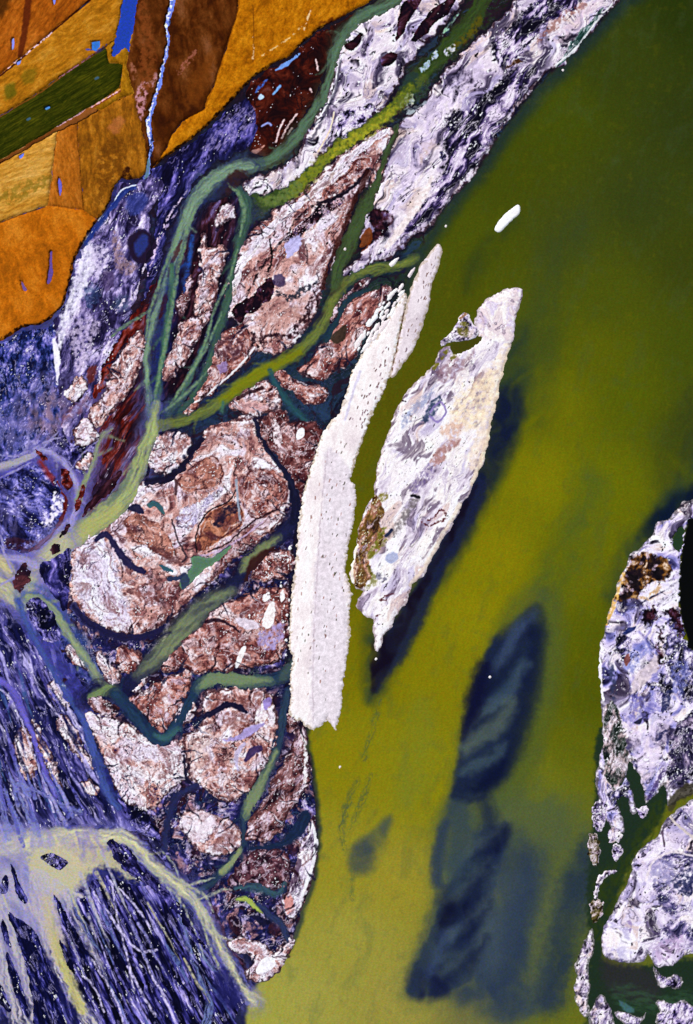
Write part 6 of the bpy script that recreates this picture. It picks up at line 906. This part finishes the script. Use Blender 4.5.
# shallow dark mud seen through the water round every bank of the delta
def shores():
    fn = fbm(X / 4, Y / 4, 91, 4, .6)
    near = sst(-5.5, -.5, D + fn * 1.5) * np.where((H > 0.02) | (D > .3) | CH, 0, 1)
    inner = sst(-6, 4, dz) * sst(110, 150, X) * sst(890, 850, Y)
    WC[:] = mixc(WC, near * inner * .62, col((15, 10, 26)))
shores()

# crisper local contrast of wet and dry ground
def sharpen(A, r, k, wgt=None):
    n = max(1, int(round(r / CELL))); B = A
    for ax in (0, 1):
        c = np.cumsum(np.pad(B, [(n + 1, n) if i == ax else (0, 0) for i in range(3)], mode='edge'), axis=ax, dtype=np.float64)
        m = B.shape[ax]; w2 = 2 * n + 1
        B = ((np.take(c, range(w2, w2 + m), ax) - np.take(c, range(0, m), ax)) / w2).astype(f32)
    d = (A - B) * f32(k)
    A[:] = np.clip(A + (d if wgt is None else d * wgt[..., None]), .012, 1)
sharpen(C, 2.4, .42, np.where((ID <= max(F_ALL)) & (ID > 0), f32(.25), f32(1)))
sharpen(WC, 2.4, .6, mz.astype(f32))
gr = np.random.RandomState(3).rand(NY, NX).astype(f32) - .5
C *= (1 + .11 * gr * (H > -1))[..., None]

# ================================================================== BUILD THE MESHES
import bpy
EXPO = float(os.environ.get("EXPO", "0.6"))
KLIN = 1.45                                   # white card brightness under this sun and sky (turns seen colour into own colour)
scene = bpy.context.scene
LINK = scene.collection.objects.link
def lin(c):
    c = np.clip(c, 0, 1); return np.where(c <= 0.04045, c / 12.92, ((c + 0.055) / 1.055) ** 2.4)

# beyond the detailed square the same ground carries on (coarser), and the river runs on to the horizon
NF, STEP = 50, 3.0
fw = np.arange(1, NF + 1) * STEP; fo = np.array([900, 6000], f32)
mi = np.clip((fw / CELL).astype(int), 1, None)
def side_idx(n): return np.concatenate([[0, 0], mi[::-1], np.arange(n), n - 1 - mi, [n - 1, n - 1]])
JX, IY = side_idx(NX), side_idx(NY)
gx = np.concatenate([xs[0] - fo[::-1], xs[0] - fw[::-1], xs, xs[-1] + fw, xs[-1] + fo]).astype(f32); gy = np.concatenate([ys[0] - fo[::-1], ys[0] - fw[::-1], ys, ys[-1] + fw, ys[-1] + fo]).astype(f32)
def padded(a): return a[np.ix_(IY, JX)]
def mesh_from(name, mask, px, py, pz, colour, mat, origin=None):
    """one mesh object from the grid cells in mask"""
    ii, jj = np.nonzero(mask)
    if len(ii) == 0: return None
    n2 = px.shape[0]
    a = ii * n2 + jj
    quads = np.stack([a + n2, a + n2 + 1, a + 1, a], 1)      # counter-clockwise seen from above (y runs down the picture)
    used, inv = np.unique(quads.ravel(), return_inverse=True)
    vi, vj = used // n2, used % n2
    co = np.empty((len(used), 3), f32)
    co[:, 0] = px[vj] - 346.5; co[:, 1] = 512 - py[vi]; co[:, 2] = pz[vi, vj] if isinstance(pz, np.ndarray) else pz
    if origin is None: origin = np.array([(co[:, 0].min() + co[:, 0].max()) / 2, (co[:, 1].min() + co[:, 1].max()) / 2, 0], f32)
    co -= origin
    me = bpy.data.meshes.new(name)
    me.vertices.add(len(used)); me.vertices.foreach_set("co", co.ravel())
    me.loops.add(len(inv)); me.loops.foreach_set("vertex_index", inv.astype(np.int32))
    nq = len(quads)
    me.polygons.add(nq); me.polygons.foreach_set("loop_start", np.arange(nq, dtype=np.int32) * 4)
    me.polygons.foreach_set("use_smooth", np.ones(nq, bool))
    at = me.color_attributes.new("own_colour", 'FLOAT_COLOR', 'POINT')
    rgba = np.ones((len(used), 4), f32); rgba[:, :3] = np.clip(lin(colour[vi, vj]) / KLIN, 0.001, 0.88)
    at.data.foreach_set("color", rgba.ravel())
    me.update(calc_edges=True); me.materials.append(mat)
    o = bpy.data.objects.new(name, me); LINK(o)
    o.location = [float(v) for v in origin]
    return o

def material(name, rough, spec, vary, scale, bump, bscale, hue=None, dist=0.0):
    m = bpy.data.materials.new(name); m.use_nodes = True
    nt = m.node_tree; N, L = nt.nodes, nt.links
    b = N["Principled BSDF"]; b.inputs["Roughness"].default_value = rough; b.inputs["Specular IOR Level"].default_value = spec
    at = N.new("ShaderNodeAttribute"); at.attribute_name = "own_colour"
    tc = N.new("ShaderNodeNewGeometry")
    n1 = N.new("ShaderNodeTexNoise"); n1.inputs["Scale"].default_value = scale; n1.inputs["Detail"].default_value = 5; n1.inputs["Roughness"].default_value = .7
    L.new(tc.outputs["Position"], n1.inputs["Vector"])
    mr = N.new("ShaderNodeMapRange"); mr.inputs["From Min"].default_value = .25; mr.inputs["From Max"].default_value = .75
    mr.inputs["To Min"].default_value = 1 - vary; mr.inputs["To Max"].default_value = 1 + vary; L.new(n1.outputs["Fac"], mr.inputs["Value"])
    mul = N.new("ShaderNodeVectorMath"); mul.operation = 'SCALE'; L.new(at.outputs["Color"], mul.inputs[0]); L.new(mr.outputs["Result"], mul.inputs["Scale"])
    out = mul.outputs[0]
    if hue:                                   # specks of other silt: per-channel mottling
        n2 = N.new("ShaderNodeTexNoise"); n2.inputs["Scale"].default_value = hue[1]; n2.inputs["Detail"].default_value = 3; n2.inputs["Roughness"].default_value = .8
        L.new(tc.outputs["Position"], n2.inputs["Vector"])
        s1 = N.new("ShaderNodeVectorMath"); s1.operation = 'SUBTRACT'; L.new(n2.outputs["Color"], s1.inputs[0]); s1.inputs[1].default_value = (.5, .5, .5)
        s2 = N.new("ShaderNodeVectorMath"); s2.operation = 'MULTIPLY_ADD'; L.new(s1.outputs[0], s2.inputs[0]); s2.inputs[1].default_value = hue[0]; s2.inputs[2].default_value = (1, 1, 1)
        s3 = N.new("ShaderNodeVectorMath"); s3.operation = 'MULTIPLY'; L.new(out, s3.inputs[0]); L.new(s2.outputs[0], s3.inputs[1]); out = s3.outputs[0]
    L.new(out, b.inputs["Base Color"])
    n3 = N.new("ShaderNodeTexNoise"); n3.inputs["Scale"].default_value = bscale; n3.inputs["Detail"].default_value = 4
    L.new(tc.outputs["Position"], n3.inputs["Vector"])
    bp = N.new("ShaderNodeBump"); bp.inputs["Strength"].default_value = bump; bp.inputs["Distance"].default_value = .5
    L.new(n3.outputs["Fac"], bp.inputs["Height"]); L.new(bp.outputs["Normal"], b.inputs["Normal"])
    return m
M_CRUST = material("salt_crust", .95, .0, .05, .8, .25, .7)
M_MUD = material("delta_mud", .9, .02, .16, .9, .35, .8)
M_SOIL = material("field_soil", 1.0, .0, .14, .7, .4, .9, hue=((.5, .5, .3), .6))
M_WATER = material("silty_water", .35, .03, .05, .5, .03, .3, hue=((1.3, .9, 2.6), .5))

# every object is one connected piece of ground: crumbs broken off by a creek go to what surrounds them
def pieces(mk):
    lab = np.zeros(mk.shape, np.int32); n = 0; h, w = mk.shape; m = mk.tolist(); L = [[0] * w for _ in range(h)]; sizes = []
    for i in range(h):
        mi_ = m[i]
        for j in range(w):
            if mi_[j] and not L[i][j]:
                n += 1; L[i][j] = n; st_ = [(i, j)]; c = 0
                while st_:
                    a, b = st_.pop(); c += 1
                    for x in (a - 1, a, a + 1):
                        if 0 <= x < h:
                            for y in (b - 1, b, b + 1):
                                if 0 <= y < w and m[x][y] and not L[x][y]: L[x][y] = n; st_.append((x, y))
                sizes.append(c)
    return np.array(L, np.int32), sizes
def tidy():
    for k, v in sorted(LANDS.items(), key=lambda t: t[1]['parent'] is None):
        if v['name'] in ('crop_field', 'dirt_track'): continue
        ii, jj = np.nonzero(ID == k)
        if len(ii) < 4: continue
        i0, i1, j0, j1 = ii.min(), ii.max() + 1, jj.min(), jj.max() + 1
        sl = (slice(i0, i1), slice(j0, j1))
        Hs = H[i0:min(i1 + 1, NY), j0:min(j1 + 1, NX)]; q = np.full((i1 - i0, j1 - j0), -9, f32)
        hh, ww = Hs.shape
        for a in (0, 1):
            for b in (0, 1):
                t = Hs[a:a + i1 - i0, b:b + j1 - j0]; q[:t.shape[0], :t.shape[1]] = np.maximum(q[:t.shape[0], :t.shape[1]], t)
        L, sizes = pieces((ID[sl] == k) & (q > -0.9))
        if len(sizes) < 2: continue
        main = int(np.argmax(sizes)) + 1
        lim = 2.0 if v['name'] != 'mudflat' else .35
        for n, c in enumerate(sizes, 1):
            if n == main or c > lim * sizes[main - 1]: continue
            m = L == n
            if v['parent'] is not None: ID[sl][m] = v['parent']
            elif v['group'] == 'islands of the delta': ID[sl][m] = MARSH
            else: ID[sl][m] = 0; H[sl][m] = np.minimum(H[sl][m], -.08)
tidy()
pH, pC, pW, pID, pWID = padded(H), padded(C), padded(WC), padded(ID), padded(WID)
qmax = np.maximum.reduce([pH[:-1, :-1], pH[1:, :-1], pH[:-1, 1:], pH[1:, 1:]])
qmin = np.minimum.reduce([pH[:-1, :-1], pH[1:, :-1], pH[:-1, 1:], pH[1:, 1:]])
qid = pID[:-1, :-1].copy(); qw = pWID[:-1, :-1]
OBJ = {}
outer = np.zeros(qid.shape, bool); outer[:2] = outer[-2:] = True; outer[:, :2] = outer[:, -2:] = True
order = [k for k in LANDS if LANDS[k]['parent'] is None] + [k for k in LANDS if LANDS[k]['parent'] is not None]
beyond = np.ones(qid.shape, bool); beyond[2 + NF:2 + NF + NY - 1, 2 + NF:2 + NF + NX - 1] = False
counts = np.bincount(qid[qmax > 0].ravel(), minlength=len(LANDS) + 1)
for k in order:
    v = LANDS[k]
    if counts[k] < 3: continue
    ii, jj = np.nonzero(qid == k); sl = (slice(ii.min(), ii.max() + 2), slice(jj.min(), jj.max() + 2)); s1 = (slice(ii.min(), ii.max() + 1), slice(jj.min(), jj.max() + 1))
    mk = (qid[s1] == k) & (qmax[s1] > -0.9) & ~outer[s1] & ~beyond[s1]
    mat = M_SOIL if v['name'] == 'crop_field' else (M_CRUST if v['tex'] in ('white', 'lav') else M_MUD)
    par = OBJ.get(v['parent'])
    o = mesh_from(v['name'], mk, gx[sl[1]], gy[sl[0]], pH[sl], pC[sl], mat)
    if o is None: continue
    OBJ[k] = o
    if par is not None:
        o.location = o.location - par.location; o.parent = par
        if v['label']: o['label'] = v['label']
    else:
        o['label'] = v['label']; o['category'] = v['cat']
        if v['group']: o['group'] = v['group']
        if k == MARSH: o['kind'] = 'stuff'          # wet ground nobody could count, cut up by the channels
to = mesh_from('terrain', (qid > 0) & beyond & ~outer & (qmax > -0.9), gx, gy, pH, pC, M_MUD)   # the country round about
to['kind'] = 'structure'
# water bodies share the level 0 sheet, cell by cell
for k, v in WATERS.items():
    mk = (qw == k) & ((qmin < 0.25) if k != 1 else ((qmin < 0.25) | outer))
    if not mk.any(): continue
    o = mesh_from(v['name'], mk, gx, gy, 0.0, pW, M_WATER)
    if o is None: continue
    o['kind'] = 'structure'
    if v['label']: o['label'] = v['label']; o['category'] = v['cat']
# the bed of the river and the plain it cuts through: one sheet to the horizon
gm = bpy.data.materials.new("river_bed"); gm.use_nodes = True
gn = gm.node_tree.nodes; gb = gn["Principled BSDF"]; gb.inputs["Roughness"].default_value = 1
gt = gn.new("ShaderNodeTexNoise"); gt.inputs["Scale"].default_value = .01; gt.inputs["Detail"].default_value = 8
gr = gn.new("ShaderNodeValToRGB"); gr.color_ramp.elements[0].color = (.05, .04, .03, 1); gr.color_ramp.elements[1].color = (.2, .14, .08, 1)
gg = gn.new("ShaderNodeNewGeometry"); gm.node_tree.links.new(gg.outputs["Position"], gt.inputs["Vector"]); gm.node_tree.links.new(gt.outputs["Fac"], gr.inputs["Fac"]); gm.node_tree.links.new(gr.outputs["Color"], gb.inputs["Base Color"])
me = bpy.data.meshes.new("ground"); R = 20000.0
me.from_pydata([(-R, -R, -3), (R, -R, -3), (R, R, -3), (-R, R, -3)], [], [(0, 1, 2, 3)]); me.materials.append(gm)
go = bpy.data.objects.new("ground", me); LINK(go); go['kind'] = 'structure'

# ------------------------------------------------------------------ camera, sun, sky
HC = 2200.0
cam = bpy.data.cameras.new("camera"); cam.sensor_fit = 'VERTICAL'; cam.angle = 2 * math.atan(512.0 / HC); cam.clip_start = 10; cam.clip_end = 60000
co = bpy.data.objects.new("camera", cam); LINK(co); co.location = (0, 0, HC); scene.camera = co
EL, AZ = math.radians(50), math.radians(-40)   # sun from the upper left of the picture (azimuth from north, clockwise)
sun = bpy.data.lights.new("sun", 'SUN'); sun.energy = 3.4; sun.angle = math.radians(.53); sun.color = (1.0, .96, .90)
so = bpy.data.objects.new("sun", sun); LINK(so); so.rotation_euler = (math.pi / 2 - EL, 0, -AZ + math.pi); so.location = (0, 0, 800)
world = bpy.data.worlds.new("World"); scene.world = world; world.use_nodes = True
wn = world.node_tree.nodes; bg = wn["Background"]; bg.inputs["Strength"].default_value = .08
sk = wn.new("ShaderNodeTexSky"); sk.sky_type = 'NISHITA'; sk.sun_disc = False; sk.sun_elevation = EL; sk.sun_rotation = AZ; sk.altitude = 500
world.node_tree.links.new(sk.outputs["Color"], bg.inputs["Color"])
scene.view_settings.view_transform = 'Standard'; scene.view_settings.look = 'None'; scene.view_settings.gamma = 1; scene.view_settings.exposure = EXPO
scene.view_settings.use_curve_mapping = False
scene.cycles.use_denoising = False
scene.cycles.max_bounces = 4
